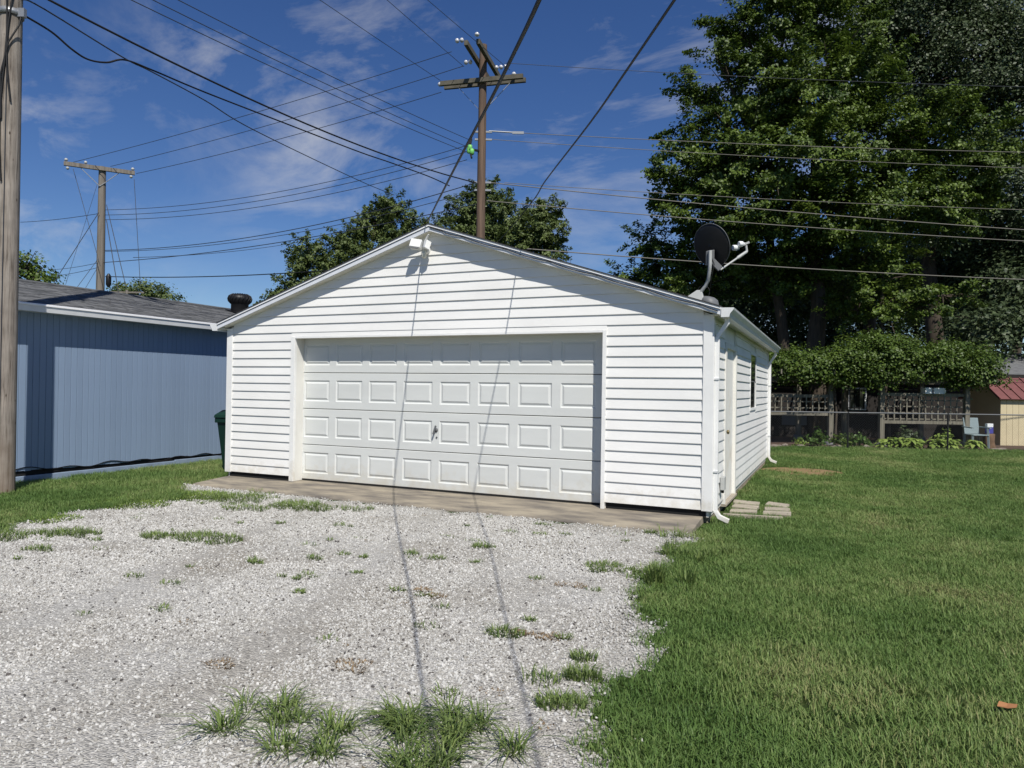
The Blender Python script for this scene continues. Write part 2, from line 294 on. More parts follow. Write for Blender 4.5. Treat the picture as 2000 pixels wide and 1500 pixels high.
def np_mesh(name, V, F, tint=None, material=None, parent=None, mats=None):
    """fast mesh from numpy arrays (all faces the same size), with a per-vertex tint"""
    me = bpy.data.meshes.new(name); V = np.asarray(V, np.float32); F = np.asarray(F, np.int32); k = F.shape[1]
    me.vertices.add(len(V)); me.vertices.foreach_set('co', V.ravel()); me.loops.add(F.size); me.loops.foreach_set('vertex_index', F.ravel())
    me.polygons.add(len(F)); me.polygons.foreach_set('loop_start', np.arange(0, F.size, k, dtype=np.int32)); me.update(calc_edges=True); me.validate()
    if tint is not None:
        a = me.attributes.new('tint', 'FLOAT', 'POINT'); a.data.foreach_set('value', np.asarray(tint, np.float32))
    return link(name, me, material, parent)

# ------------------------------------------------------------------ the ground
GZ = -0.10
def fbm(x, y, s, seed=0.0): return mnoise.noise(Vector((x*s+seed, y*s-seed, seed*0.37)))
# outline of the gravel driveway, clockwise seen from above: along the apron, down the lawn edge, round behind the camera, back along the west grass
GRAVEL = [(-0.1,-0.70),(7.62,-0.70),(7.66,-1.1),(7.60,-1.9),(7.56,-2.7),(7.62,-3.3),(7.88,-3.9),(8.05,-4.4),(7.98,-4.9),(8.02,-5.4),(8.25,-5.8),(8.45,-6.6),(8.6,-8),(8.9,-12),(-12,-12),(-12,-6.2),(-2.0,-5.2),(0.3,-4.6),(1.15,-4.15),(0.75,-3.5),(0.65,-2.9),(0.80,-2.2),(0.95,-1.7),(0.75,-1.25),(0.1,-0.95)]
def in_poly(x, y, P):
    c = False; n = len(P); j = n-1
    for i in range(n):
        xi, yi = P[i]; xj, yj = P[j]
        if (yi > y) != (yj > y) and x < (xj-xi)*(y-yi)/(yj-yi)+xi: c = not c
        j = i
    return c
def poly_sd(x, y, P):
    d = 1e9; n = len(P)
    for i in range(n):
        ax, ay = P[i]; bx, by = P[(i+1) % n]; dx, dy = bx-ax, by-ay
        t = max(0, min(1, ((x-ax)*dx+(y-ay)*dy)/(dx*dx+dy*dy+1e-9))); d = min(d, math.hypot(x-ax-t*dx, y-ay-t*dy))
    return d if in_poly(x, y, P) else -d
def gmask(x, y):                     # >0 on gravel
    return poly_sd(x, y, GRAVEL) + 0.22*fbm(x, y, 2.2, 3.1) + 0.12*fbm(x, y, 6.0, 7.7)
def gheight(x, y): return 0.018*fbm(x, y, 0.8, 1.3) + 0.006*fbm(x, y, 4.0, 5.0)

b = MB(); b.poly([(-600,-400,GZ),(600,-400,GZ),(600,900,GZ),(-600,900,GZ)], [(0,1,2,3)])
tag(b.build('ground', 'lawn_soil'), kind='structure')
# driveway bed: 6 cm cells inside the ragged outline
cs = 0.07; xs = np.arange(-12, 9.2, cs); ys = np.arange(-10.5, -0.62, cs); vid = {}; V = []; F = []
def vert(i, j):
    if (i, j) not in vid:
        x, y = -12+i*cs, -10.5+j*cs; vid[(i, j)] = len(V); V.append((x, y, GZ+0.006+0.010*max(0.0, min(1.0, gmask(x, y)*3))+max(0, gheight(x, y))))
    return vid[(i, j)]
for j in range(len(ys)):
    for i in range(len(xs)):
        x, y = -12+(i+.5)*cs, -10.5+(j+.5)*cs
        if x < -3 and (i % 1 == 0) and not (y < -5.6): continue
        if gmask(x, y) > 0: F.append((vert(i, j), vert(i+1, j), vert(i+1, j+1), vert(i, j+1)))
me = bpy.data.meshes.new('gravel_driveway'); me.from_pydata(V, [], F); me.polygons.foreach_set('use_smooth', [True]*len(F))
tag(link('gravel_driveway', me, 'gravel_bed'), kind='structure')
b = MB(); prof = [(0.30, -0.018), (0.10, -0.012), (-0.10, -0.018), (-0.64, -0.052), (-0.70, -0.062), (-0.72, -0.085), (-0.72, -0.25), (0.30, -0.25)]
b.prismx(list(reversed(prof)), 0.02, 7.60)
tag(b.build('concrete_apron', 'concrete', bevel=0.008), kind='structure')
b = MB()
P = [yard(hu(1400, 20.2), 20.15, GZ+0.012), yard(hu(2150, 20.2), 20.1, GZ+0.012), yard(hu(2150, 20.2), 26, GZ+0.03), yard(hu(1400, 20.2), 26, GZ+0.03)]
b.poly(P, [(0, 1, 2, 3)]); tag(b.build('mulch_bed', 'mulch'), kind='structure')

# ------------------------------------------------------------------ white garage
XR, ZB, CO, DEP = 7.687, 0.067, 0.1312, 7.842
CX, ZRIDGE, SLP, OV = 3.843, 3.765, 0.3255, 0.15
EAVX = 3.955                                      # half width of roof to the eave edge
def zroof(x): return ZRIDGE - SLP*abs(x-CX)
G = empty('garage', (CX, 0, 0), 'white vinyl sided garage with wide panelled door and low gable roof', 'garage')
OL, OR, ZT = 1.392, 6.340, 2.2055                 # door opening
# shell behind the siding
b = MB(); b.box((0.02, 0.016, -0.02), (OL-0.01, 0.12, ZT+0.1)); b.box((OR+0.01, 0.016, -0.02), (XR-0.02, 0.12, ZT+0.1))
b.prism([(0.02, ZT+0.1), (XR-0.02, ZT+0.1), (XR-0.02, 2.40), (CX, zroof(CX)-0.10), (0.02, 2.40)], 0.016, 0.12)
b.box((OL-0.01, 0.016, ZT+0.012), (OR+0.01, 0.20, ZT+0.1))
b.box((0.016, 0.12, -0.02), (0.12, DEP-0.1, 2.40)); b.box((XR-0.12, 0.12, -0.02), (XR-0.016, DEP-0.1, 2.40))
b.prism([(0.02, -0.02), (XR-0.02, -0.02), (XR-0.02, 2.40), (CX, zroof(CX)-0.10), (0.02, 2.40)], DEP-0.1, DEP)
b.build('wall', 'vinyl', G)
b = MB(); b.box((0.03, 0.31, -0.25), (XR-0.03, DEP-0.02, ZB-0.01)); b.build('foundation', 'foundation', G)
b = MB(); b.box((XR-0.2, 0.101, -0.25), (XR-0.031, 0.309, ZB-0.01)); b.build('foundation', 'foundation', G)
for xa, xb in ((0.05, OL-0.09), (OR+0.06, XR-0.05)):
    b = MB(); b.box((xa, 0.013, -0.02), (xb, 0.10, ZB+0.01)); b.build('gap_shade_strip', 'dark_gap', G)  # near-black strip paints in the shaded gap below the siding

def board(xa, xb, z0, z1, za=None, zb_=None, wob=0.0):
    """one course of lap siding on the front: top edge may be cut to the roof slope"""
    lim = lambda x: zroof(x)-0.10
    top = []
    xs_ = sorted({xa, xb, *[x for x in (CX-(ZRIDGE-0.10-z1)/SLP, CX+(ZRIDGE-0.10-z1)/SLP, CX) if xa < x < xb]})
    pts = [(x, min(z1-0.001, lim(x))) for x in xs_]
    x0b, x1b = xa, xb
    # bottom corners cut where the slope falls below the course
    cl, cr_ = CX-(ZRIDGE-0.10-z0)/SLP, CX+(ZRIDGE-0.10-z0)/SLP
    x0b, x1b = max(xa, cl), min(xb, cr_)
    pts = [(x, z) for x, z in pts if x0b-1e-6 <= x <= x1b+1e-6]
    if not pts: pts = [(CX, min(z1, lim(CX)))]
    yb = -0.0195+wob
    m = MB(); n = len(pts)
    Vv = [(x0b, yb, z0), (x1b, yb, z0), (x1b, yb+0.001, z0+0.011), (x0b, yb+0.001, z0+0.011)]
    tp = [(x, -0.003+(yb+0.003)*max(0.0, 1-(z-z0)/CO), z) for x, z in reversed(pts) if z > z0+0.012]
    if not tp: return None
    f1 = [0, 1, 2, 3]; k = 4+len(tp)
    Vv += tp
    back = [(x0b, 0.014, z0), (x1b, 0.014, z0)]
    Vv += back
    m.poly(Vv, [tuple(f1), (3, 2)+tuple(range(4, 4+len(tp))), (1, 0, k, k+1)])
    # ends
    m.poly([(x1b, yb, z0), (x1b, 0.014, z0), (tp[0][0], 0.014, tp[0][2]), tp[0], (x1b, yb+0.001, z0+0.011)], [(0, 1, 2, 3, 4)])
    m.poly([(x0b, yb, z0), (x0b, yb+0.001, z0+0.011), tp[-1], (tp[-1][0], 0.014, tp[-1][2]), (x0b, 0.014, z0)], [(0, 1, 2, 3, 4)])
    return m
for k in range(0, 28):
    z0, z1 = ZB+k*CO, ZB+(k+1)*CO
    spans = []
    if k < 16: spans = [(0.10, 1.312, z0), (6.392, XR-0.105, z0)]
    elif k == 16: spans = [(0.10, 1.312, z0), (1.3125, 6.3915, ZT+0.028), (6.392, XR-0.105, z0)]
    else:
        half = (ZRIDGE-0.10-z0)/SLP; xa, xb = max(0.10, CX-half), min(XR-0.105, CX+half)
        if xb-xa < 0.25: continue
        j = {18: 2.62, 20: 4.52, 19: 5.9, 22: 4.42, 23: 3.05, 17: 5.62}.get(k)
        spans = [(xa, j, z0), (j+0.0006, xb, z0)] if j and xa < j < xb else [(xa, xb, z0)]
    for i, (xa, xb, zz) in enumerate(spans):
        m = board(xa, xb, zz, z1, wob=(0.0012 if (len(spans) == 2 and i == 1 and k > 16) else 0)+random.uniform(-0.0008, 0.0008))
        if m: m.build('siding_board', 'vinyl', G)
def sideboard(ya, yb_, z0, z1):
    m = MB(); X = XR; w = random.uniform(-0.0008, 0.0008)
    prof = [(X-0.014, z0), (X+0.019+w, z0), (X+0.018+w, z0+0.011), (X+0.003, z1-0.001), (X-0.014, z1-0.001)]
    m.prism(prof, ya, yb_); return m.build('siding_board', 'vinyl_side', G)
W0, W1, WZ0, WZ1 = 4.20, 5.12, 1.20, 2.13
for k in range(0, 18):
    z0, z1 = ZB+k*CO, min(ZB+(k+1)*CO, 2.39)
    sideboard(0.10, 0.985, z0, z1)
    if z1 > WZ0-0.04 and z0 < WZ1+0.04:
        sideboard(2.175, W0-0.045, z0, z1); sideboard(W1+0.045, DEP-0.10, z0, z1)
    else: sideboard(2.175, DEP-0.10, z0, z1)
# left side wall (barely seen from the front): same courses
for k in range(0, 18):
    z0, z1 = ZB+k*CO, min(ZB+(k+1)*CO, 2.39)
    m = MB(); m.prism([(0.014, z0), (0.014, z1-0.001), (-0.003, z1-0.001), (-0.016, z0+0.011), (-0.017, z0)], 0.10, DEP-0.10); m.build('siding_board', 'vinyl_side', G)
# corner boards
for (xa, xb, ya, yb_) in ((-0.024, 0.098, -0.027, 0.098), (XR-0.103, XR+0.024, -0.027, 0.098), (XR-0.10, XR+0.022, DEP-0.098, DEP+0.02)):
    b = MB(); b.box((xa, ya, ZB-0.012), (xb, yb_, 2.385)); b.build('corner_board', 'trim', G, bevel=0.004)
# door trim and jambs
b = MB(); b.box((1.313, -0.030, -0.012), (OL, 0.02, ZT+0.027)); b.build('door_trim', 'trim', G, bevel=0.003)
b = MB(); b.box((OR, -0.030, -0.02), (6.391, 0.02, ZT+0.027)); b.build('door_trim', 'trim', G, bevel=0.003)
b = MB(); b.box((OL, -0.027, ZT), (OR, 0.02, ZT+0.027)); b.build('door_trim', 'trim', G)
b = MB(); b.box((OL-0.045, 0.02, -0.008), (OL-0.002, 0.26, ZT+0.02)); b.build('door_jamb', 'jamb', G)
b = MB(); b.box((OR+0.002, 0.02, -0.008), (OR+0.045, 0.26, ZT+0.02)); b.build('door_jamb', 'jamb', G)
b = MB(); b.box((OL-0.002, 0.0201, ZT+0.001), (OR+0.002, 0.24, ZT+0.012)); b.build('door_jamb', 'dirty_white', G)
# sectional door
SH, X0, PW, PP, DY, DZ = 0.5624, 1.408, 0.491, 0.6139, 0.186, -0.0095
DL, DR = OL-0.04, OR+0.04
for s in range(4):
    z0, z1 = DZ+(s*SH+0.022 if s == 0 else s*SH+0.004), DZ+(s+1)*SH-0.004
    pz0, pz1 = DZ+s*SH+0.118, DZ+s*SH+0.118+0.327
    b = MB(); q = lambda xa, xb, za, zb_: b.poly([(xa, DY, za), (xb, DY, za), (xb, DY, zb_), (xa, DY, zb_)], [(0, 1, 2, 3)])
    q(DL, DR, z0+0.006, pz0); q(DL, DR, pz1, z1-0.006)
    ed = [DL]+[e for i in range(8) for e in (X0+i*PP, X0+i*PP+PW)]+[DR]
    for i in range(0, len(ed), 2): q(ed[i], ed[i+1], pz0, pz1)
    b.poly([(DL, DY, z0+0.006), (DR, DY, z0+0.006), (DR, DY+0.010, z0), (DL, DY+0.010, z0), (DR, DY+0.045, z0), (DL, DY+0.045, z0)], [(3, 2, 1, 0), (5, 4, 2, 3)])
    b.poly([(DL, DY, z1-0.006), (DR, DY, z1-0.006), (DR, DY+0.010, z1), (DL, DY+0.010, z1), (DR, DY+0.045, z1), (DL, DY+0.045, z1)], [(0, 1, 2, 3), (3, 2, 4, 5)])
    sec = b.build('door_section', 'door_white', G)
    for i in range(8):
        xa, xb = X0+i*PP, X0+i*PP+PW; p = MB()
        R = [(0.0, DY), (0.016, DY+0.013), (0.026, DY+0.013), (0.052, DY+0.001)]
        rings = [[(xa+d, y, pz0+d), (xb-d, y, pz0+d), (xb-d, y, pz1-d), (xa+d, y, pz1-d)] for d, y in R]
        Vv = [v for rg in rings for v in rg]; Ff = [(j*4+e, j*4+(e+1) % 4, (j+1)*4+(e+1) % 4, (j+1)*4+e) for j in range(3) for e in range(4)]+[(12, 13, 14, 15)]
        p.poly(Vv, Ff); o = p.build('raised_panel', 'door_white', sec)
b = MB(); b.box((DL, DY+0.046, 0.0), (DR, DY+0.06, 4*SH)); b.build('door_backing', 'dark_gap', G)
b = MB(); b.box((DL, DY+0.004, -0.016), (DR, DY+0.04, 0.011)); b.build('door_seal', 'rubber', G)
b = MB(); hx, hz_ = 3.815, 0.867
b.lathe([(0.001, -0.012), (0.03, -0.012), (0.032, 0.0)], (hx, DY, hz_), 12, 'y'); b.tube([(hx, DY-0.01, hz_), (hx, DY-0.045, hz_)], 0.009, 8)
b.bar((hx+0.02, DY-0.05, hz_+0.065), (hx-0.022, DY-0.05, hz_-0.06), 0.022, 0.016, up=Vector((0, 1, 0))); b.lathe([(0.001, -0.01), (0.013, -0.01), (0.013, 0)], (hx+0.012, DY, hz_-0.105), 10, 'y')
b.build('door_handle', 'grey_dark', G)
b = MB(); b.box((OR-0.018, 0.012, 1.24), (OR-0.001, 0.04, 1.40)); b.build('safety_latch', 'trim', G)
# roof
for sgn in (-1, 1):
    xe = CX+sgn*EAVX; b = MB(); ze = ZRIDGE-SLP*EAVX
    pl = [(CX, ZRIDGE-0.014), (xe, ze-0.014), (xe, ze), (CX, ZRIDGE)]
    if sgn > 0: pl = pl[::-1]
    b.prism(pl, -OV-0.022, DEP+0.15); b.build('roof_shingles', 'shingle_dark', G)
    b = MB(); t0 = 0.016; pl = [(CX, ZRIDGE-t0), (CX, ZRIDGE-0.035), (xe-sgn*0.02, ze-0.035+SLP*0.02), (xe-sgn*0.02, ze-t0+SLP*0.02)]
    if sgn < 0: pl = pl[::-1]
    b.prism(pl[::-1], -OV+0.03, DEP+0.13); b.build('roof_deck', 'wood_arm', G)
    # drip edge along the rake, then the rake fascia in two lengths
    pl = [(CX, ZRIDGE-0.0145), (CX, ZRIDGE-0.040), (xe, ze-0.040), (xe, ze-0.0145)]
    if sgn > 0: pl = pl[::-1]
    b = MB(); b.prism(pl[::-1], -OV-0.014, -OV-0.004); b.build('drip_edge', 'drip', G)
    xm = CX+sgn*(0.72 if sgn > 0 else 3.55)*1.0; 
    for (xa, xb) in ((CX, xm), (xm+sgn*0.004, xe)):
        zz = lambda x: ZRIDGE-SLP*abs(x-CX)
        pl = [(xa, zz(xa)-0.046), (xa, zz(xa)-0.105), (xb, zz(xb)-0.105), (xb, zz(xb)-0.046)]
        if sgn > 0: pl = pl[::-1]
        b = MB(); b.prism(pl[::-1], -OV, -OV+0.022); b.build('rake_fascia', 'fascia', G)
    pl = [(CX, ZRIDGE-0.098), (CX, ZRIDGE-0.108), (xe, ze-0.108), (xe, ze-0.098)]
    if sgn > 0: pl = pl[::-1]
    b = MB(); b.prism(pl[::-1], -OV+0.022, 0.018); b.build('rake_soffit', 'dirty_white', G)
    # eave fascia, soffit and gutter
    xw = XR+0.0 if sgn > 0 else 0.0
    b = MB(); b.box((min(xw, xe-sgn*0.01), -OV+0.03, 2.372), (max(xw, xe-sgn*0.01), DEP+0.12, 2.384)); b.build('eave_soffit', 'dirty_white', G)
    b = MB(); x0, x1 = sorted((xe-sgn*0.010, xe+sgn*0.004)); b.box((x0, -OV+0.024, 2.36), (x1, DEP+0.12, 2.462)); b.build('eave_fascia', 'gutter_white', G)
    b = MB(); x_in, x_o, x_b = xe+sgn*0.006, xe+sgn*0.150, xe+sgn*0.095
    outer = [(x_in, 2.455), (x_in, 2.345), (x_b, 2.345), (x_b+sgn*0.012, 2.385), (x_o-sgn*0.006, 2.430), (x_o, 2.452)]
    inner = [(x_o-sgn*0.006, 2.451), (x_o-sgn*0.012, 2.432), (x_b+sgn*0.004, 2.390), (x_b-sgn*0.004, 2.351), (x_in+sgn*0.004, 2.351), (x_in+sgn*0.004, 2.455)]
    y0, y1 = -OV-0.01, DEP+0.10; ring = outer+inner; n = len(ring)
    Pp = [(x, y0, z) for x, z in ring]+[(x, y1, z) for x, z in ring]
    b.poly(Pp, [(i, (i+1) % n, (i+1) % n+n, i+n) for i in range(n)]+[tuple(range(n)), tuple(range(n, 2*n))])
    b.poly([(x, y0+0.001, z) for x, z in outer], [tuple(range(6))]); b.poly([(x, y1-0.001, z) for x, z in outer], [tuple(range(6))])
    b.build('gutter', 'gutter_white', G)
# downspouts on the right
def dspout(y, name_y):
    xo = CX+EAVX+0.05; b = MB(); hw, hd = 0.033, 0.026
    path = [(xo, y, 2.352), (xo, y, 2.29), (XR+0.05, y, 2.12), (XR+0.05, y, 0.07), (XR+0.10, y-0.01, -0.005), (XR+0.21, y-0.03, -0.045)]
    P = []
    for i, p in enumerate(path):
        p = Vector(p); d = (Vector(path[min(i+1, 5)])-Vector(path[max(i-1, 0)])).normalized(); nrm = Vector((-d.z, 0, d.x)).normalized()
        for a_, c_ in ((-1, -1), (1, -1), (1, 1), (-1, 1)): P.append(p+nrm*hd*a_+Vector((0, hw*c_, 0)))
    b.poly(P, [(i*4+k, i*4+(k+1) % 4, (i+1)*4+(k+1) % 4, (i+1)*4+k) for i in range(5) for k in range(4)]); b.build('downspout', 'trim', G, bevel=0.004)
    for z in (1.62, 0.52):
        c = MB(); c.box((XR+0.0225, y-0.045, z), (XR+0.0795, y+0.045, z+0.022)); c.build('strap', 'gutter_white', G)
dspout(0.045, 0); dspout(DEP-0.045, 0)
# side door
b = MB(); b.box((XR-0.035, 1.105, 0.03), (XR-0.012, 2.06, 2.06)); SD = b.build('side_door', 'sideddoor', G)
for z in (0.94, 1.09):
    b = MB(); b.lathe([(0.03, 0.0), (0.03, 0.008), (0.012, 0.01), (0.012, 0.03), (0.028, 0.04), (0.03, 0.055), (0.02, 0.066), (0.001, 0.068)] if z < 1 else [(0.028, 0), (0.028, 0.015), (0.001, 0.017)], (XR-0.012, 1.19, z), 12, 'x'); b.build('knob', 'brass', SD)
b = MB(); b.box((XR-0.02, 0.988, 0.0), (XR+0.03, 1.10, 2.13)); b.build('door_casing', 'jamb', G, bevel=0.003)
b = MB(); b.box((XR-0.02, 2.064, 0.0), (XR+0.03, 2.172, 2.13)); b.build('door_casing', 'jamb', G, bevel=0.003)
b = MB(); b.box((XR-0.02, 1.1005, 2.064), (XR+0.03, 2.0635, 2.13)); b.build('door_casing', 'jamb', G)
b = MB(); b.box((XR-0.05, 0.99, -0.03), (XR+0.05, 2.17, -0.002)); b.build('threshold', 'plank', G)
# window
wf = MB()
for (ya, yb_, za, zb_) in ((W0-0.043, W0-0.012, WZ0-0.043, WZ1+0.043), (W1+0.012, W1+0.043, WZ0-0.043, WZ1+0.043), (W0-0.012, W1+0.012, WZ0-0.043, WZ0), (W0-0.012, W1+0.012, WZ1, WZ1+0.043)):
    wf.box((XR-0.015, ya, za), (XR+0.020, yb_, zb_))
WF = wf.build('window_frame', 'trim', G)
b = MB(); b.box((XR-0.012, W0-0.012, WZ0), (XR+0.004, W1+0.012, 1.655)); b.build('pane', 'glass', WF)
b = MB(); b.box((XR-0.012, W0-0.012, 1.6555), (XR+0.012, W1+0.012, 1.6745)); b.build('meeting_rail', 'grey_dark', WF)
b = MB(); b.box((XR-0.008, W0-0.012, 1.675), (XR+0.010, W1+0.012, WZ1)); b.build('pane', 'glass', WF)
# outlet box low on the side wall
b = MB(); b.box((XR+0.022, 0.63, 0.23), (XR+0.075, 0.76, 0.40)); o = b.build('outlet_box', 'grey_metal', bevel=0.006); tag(o, 'grey weatherproof outlet box low on the garage side beside its door', 'outlet box')
b = MB(); b.box((XR+0.03, 0.67, 0.19), (XR+0.06, 0.72, 0.2295)); b.build('cord_plug', 'rubber', o)
# floodlight in the gable
FL = empty('flood_light', (3.735, -0.02, 3.42), 'white twin flood light with motion sensor under the garage gable peak', 'light')
b = MB(); b.lathe([(0.001, -0.06), (0.05, -0.06), (0.06, -0.045), (0.062, 0.0)], (3.735, -0.012, 3.42), 16, 'y'); b.build('base', 'trim', FL)
b = MB(); b.obox((3.655, -0.17, 3.475), Vector((0.075, 0.02, -0.012)), Vector((-0.01, 0.04, -0.02)), Vector((0.012, 0.012, 0.055))); hd = b.build('lamp_head', 'trim', FL, bevel=0.006)
b = MB(); b.obox((3.651, -0.2105, 3.462), Vector((0.064, 0.017, -0.010)), Vector((-0.0015, 0.004, -0.002)), Vector((0.010, 0.010, 0.046))); b.build('lens', 'grey_dark', hd)
b = MB(); b.obox((3.815, -0.15, 3.465), Vector((0.045, -0.04, -0.010)), Vector((0.02, 0.03, -0.015)), Vector((0.010, 0.012, 0.055))); hd = b.build('lamp_head', 'trim', FL, bevel=0.006)
b = MB(); b.bar((3.80, -0.16, 3.53), (3.86, -0.18, 3.60), 0.02, 0.012); b.build('visor', 'trim', hd)
b = MB(); b.tube([(3.70, -0.06, 3.43), (3.67, -0.13, 3.46)], 0.012, 8); b.tube([(3.77, -0.06, 3.43), (3.80, -0.12, 3.45)], 0.012, 8); b.build('arm', 'trim', FL)
b = MB(); b.lathe([(0.001, -0.075), (0.022, -0.07), (0.034, -0.05), (0.036, 0.0), (0.026, 0.03), (0.001, 0.035)], (3.745, -0.11, 3.36), 12, 'z'); b.build('sensor', 'dirty_white', FL)

# cable that sags along the right rake
pts = []
for i in range(60):
    x = CX+0.02+i*(EAVX-0.05)/59; s_ = abs(math.sin(i*0.33+0.5))**0.7
    pts.append((x, -OV-0.012, zroof(x)-0.048-0.028*(0.15+0.85*s_)*(1 if i > 3 else 0.3)))
b = MB(); b.tube(pts, 0.0065, 6); tag(b.build('coax_cable', 'cable'), 'thin black cable drooping along the right rake of the garage roof', 'cable')

# satellite dish on the roof edge
DC = Vector((7.62, 0.22, 3.255)); dn = Vector((0.45, 0.80, 0.40)).normalized()
SDI = empty('satellite_dish', (7.42, 0.28, zroof(7.42)), 'black round satellite dish on grey bent mast at the garage roof edge', 'satellite dish')
side = dn.cross(EZ).normalized(); upd = side.cross(dn); skew = math.radians(-24); side, upd = side*math.cos(skew)+upd*math.sin(skew), upd*math.cos(skew)-side*math.sin(skew)
b = MB(); P = []; seg = 40; rg = 7
for i in range(rg+1):
    rr = 0.255*i/rg
    for k in range(seg):
        a = 2*math.pi*k/seg; P.append(DC + side*(rr*math.cos(a)) + upd*(rr*1.06*math.sin(a)) + dn*(0.035*((rr/0.255)**2)-0.02))
F = [(i*seg+k, (i+1)*seg+k, (i+1)*seg+(k+1) % seg, i*seg+(k+1) % seg) for i in range(rg) for k in range(seg)]
b.poly(P, F, True); o = b.build('reflector', 'dish_black', SDI); sm = o.modifiers.new('solid', 'SOLIDIFY'); sm.thickness = 0.006
b = MB(); b.tube([DC + side*(0.256*math.cos(a)) + upd*(0.256*1.06*math.sin(a)) + dn*0.016 for a in [2*math.pi*k/48 for k in range(49)]], 0.0045, 6, cap=False); b.build('rim', 'grey_dark', SDI)
lat_ = Vector((0.9, -0.3, 0)).normalized(); bk = DC - dn*0.05 - upd*0.09
b = MB(); b.obox(DC-dn*0.045-EZ*0.13+lat_*0.02, lat_*0.045, EZ*0.085, dn*0.022); b.bar(DC-dn*0.04-EZ*0.16+lat_*0.03, DC+Vector((0.97, 0.24, 0))*0.12-EZ*0.28-dn*0.012, 0.03, 0.075); b.build('bracket', 'grey_dark', SDI, bevel=0.005)
foot = Vector((7.43, 0.28, zroof(7.43)+0.01)); top = DC+Vector((0.005, -0.075, -0.12))
b = MB(); b.tube([foot, foot+Vector((0.05, -0.01, 0.075)), foot+Vector((0.125, -0.03, 0.165)), foot+Vector((0.165, -0.06, 0.235)), Vector((top.x-0.004, top.y, top.z-0.17)), Vector((top.x, top.y, top.z-0.10)), top+Vector((0, 0, 0.05))], 0.021, 12); b.build('mast', 'grey_metal', SDI)
b = MB(); b.poly([foot+Vector((-0.10, -0.06, 0.035)), foot+Vector((0.12, -0.06, -0.035)), foot+Vector((0.12, 0.06, -0.035)), foot+Vector((-0.10, 0.06, 0.035)), foot+Vector((0.02, -0.03, 0.12)), foot+Vector((0.08, -0.03, 0.12)), foot+Vector((0.08, 0.03, 0.12)), foot+Vector((0.02, 0.03, 0.12))], [(0,1,5,4),(1,2,6,5),(2,3,7,6),(3,0,4,7),(4,5,6,7),(3,2,1,0)]); b.build('foot', 'grey_metal', SDI, bevel=0.006)
lat = Vector((0.97, 0.24, 0)); a0 = DC+lat*0.12-EZ*0.29-dn*0.01; a3 = DC+lat*0.40-EZ*0.04+Vector((0, 0.20, 0)); a2 = a0.lerp(a3, 0.62)
b = MB(); b.tube([a0, a2], 0.012, 8); b.tube([a2, a2.lerp(a3, 0.15), a3], [0.013, 0.021, 0.018], 8); b.tube([a3, a3+EZ*0.075-lat*0.01], 0.014, 8); b.build('feed_arm', 'grey_metal', SDI)
lb = a3+EZ*0.085-lat*0.03; fd = (DC-lb).normalized()
for q_ in (lb-lat*0.09-EZ*0.035, lb-lat*0.02+EZ*0.01):
    b = MB(); b.tube([q_-fd*0.03, q_, q_+fd*0.005, q_+fd*0.05, q_+fd*0.056], [0.016, 0.018, 0.034, 0.036, 0.028], 14); b.build('receiver', 'plastic_white', SDI)
b = MB(); b.bar(lb-lat*0.10-EZ*0.035-fd*0.02, lb+lat*0.04+EZ*0.03-fd*0.02, 0.03, 0.025); b.build('receiver_mount', 'grey_metal', SDI)
cpts = [foot+Vector((0.10+0.075*math.cos(t), -0.02, 0.09+0.085*math.sin(t))) for t in [i*0.35 for i in range(26)]]
b = MB(); b.tube(cpts, 0.0045, 6); b.tube([top, top+Vector((0.05, 0, -0.12)), top+Vector((0.02, 0, -0.26)), cpts[0]], 0.0045, 6); b.build('cable_loop', 'cable', SDI)
# low rounded roof vent beside the dish
b = MB(); vc = Vector((7.60, 0.30, zroof(7.60)))
P = []; seg = 20
for i, (r_, h_) in enumerate(((0.115, -0.02), (0.115, 0.03), (0.10, 0.075), (0.06, 0.10), (0.001, 0.108))):
    for k in range(seg):
        a = 2*math.pi*k/seg; P.append(vc+Vector((r_*math.cos(a), r_*math.sin(a), h_-SLP*r_*math.cos(a)*(1 if i < 2 else 0.6))))
b.poly(P, [(i*seg+k, i*seg+(k+1) % seg, (i+1)*seg+(k+1) % seg, (i+1)*seg+k) for i in range(4) for k in range(seg)], True)
tag(b.build('roof_vent', 'grey_dark'), 'low rounded grey vent cap on the roof beside the dish mast', 'vent')

# planks by the side door
for i, (x0, x1, y0, y1, rz) in enumerate(((7.73, 8.08, 1.72, 1.96, 0.05), (7.77, 8.10, 1.30, 1.52, -0.06), (7.79, 8.12, 0.90, 1.10, 0.04), (8.17, 8.46, 1.74, 1.97, -0.10), (8.18, 8.50, 1.32, 1.52, 0.09), (8.19, 8.53, 0.92, 1.14, 0.03))):
    b = MB(); cx, cy = (x0+x1)/2, (y0+y1)/2; c_, s_ = math.cos(rz), math.sin(rz)
    b.obox((cx, cy, GZ+0.010+0.005*(i % 3)), Vector((c_, s_, 0.04*((i % 3)-1)))*(x1-x0)/2, Vector((-s_, c_, 0.03*(i % 2)))*(y1-y0)/2, Vector((0, 0, 0.022)))
    tag(b.build('paving_slab', 'plank', bevel=0.008), 'weathered grey paving slab in the grass outside the garage side door', 'paving slab', 'slabs outside the side door')
b = MB(); b.bar((7.75, 0.62, GZ+0.02), (8.45, 0.72, GZ+0.02), 0.05, 0.05); tag(b.build('edging_strip', 'plank', bevel=0.005), 'thin half buried edging strip in the lawn next to the downspout', 'edging')
b = MB(); b.lathe([(0.0015, 0.012), (0.5, 0.010), (1.0, -0.002)], (0, 0, 0), 24); me = b.mesh('bare_soil')
o = link('bare_soil_patch', me, 'mulch'); o.location = (8.45, 6.75, GZ); o.scale = (0.85, 0.75, 1); tag(o, kind='structure')
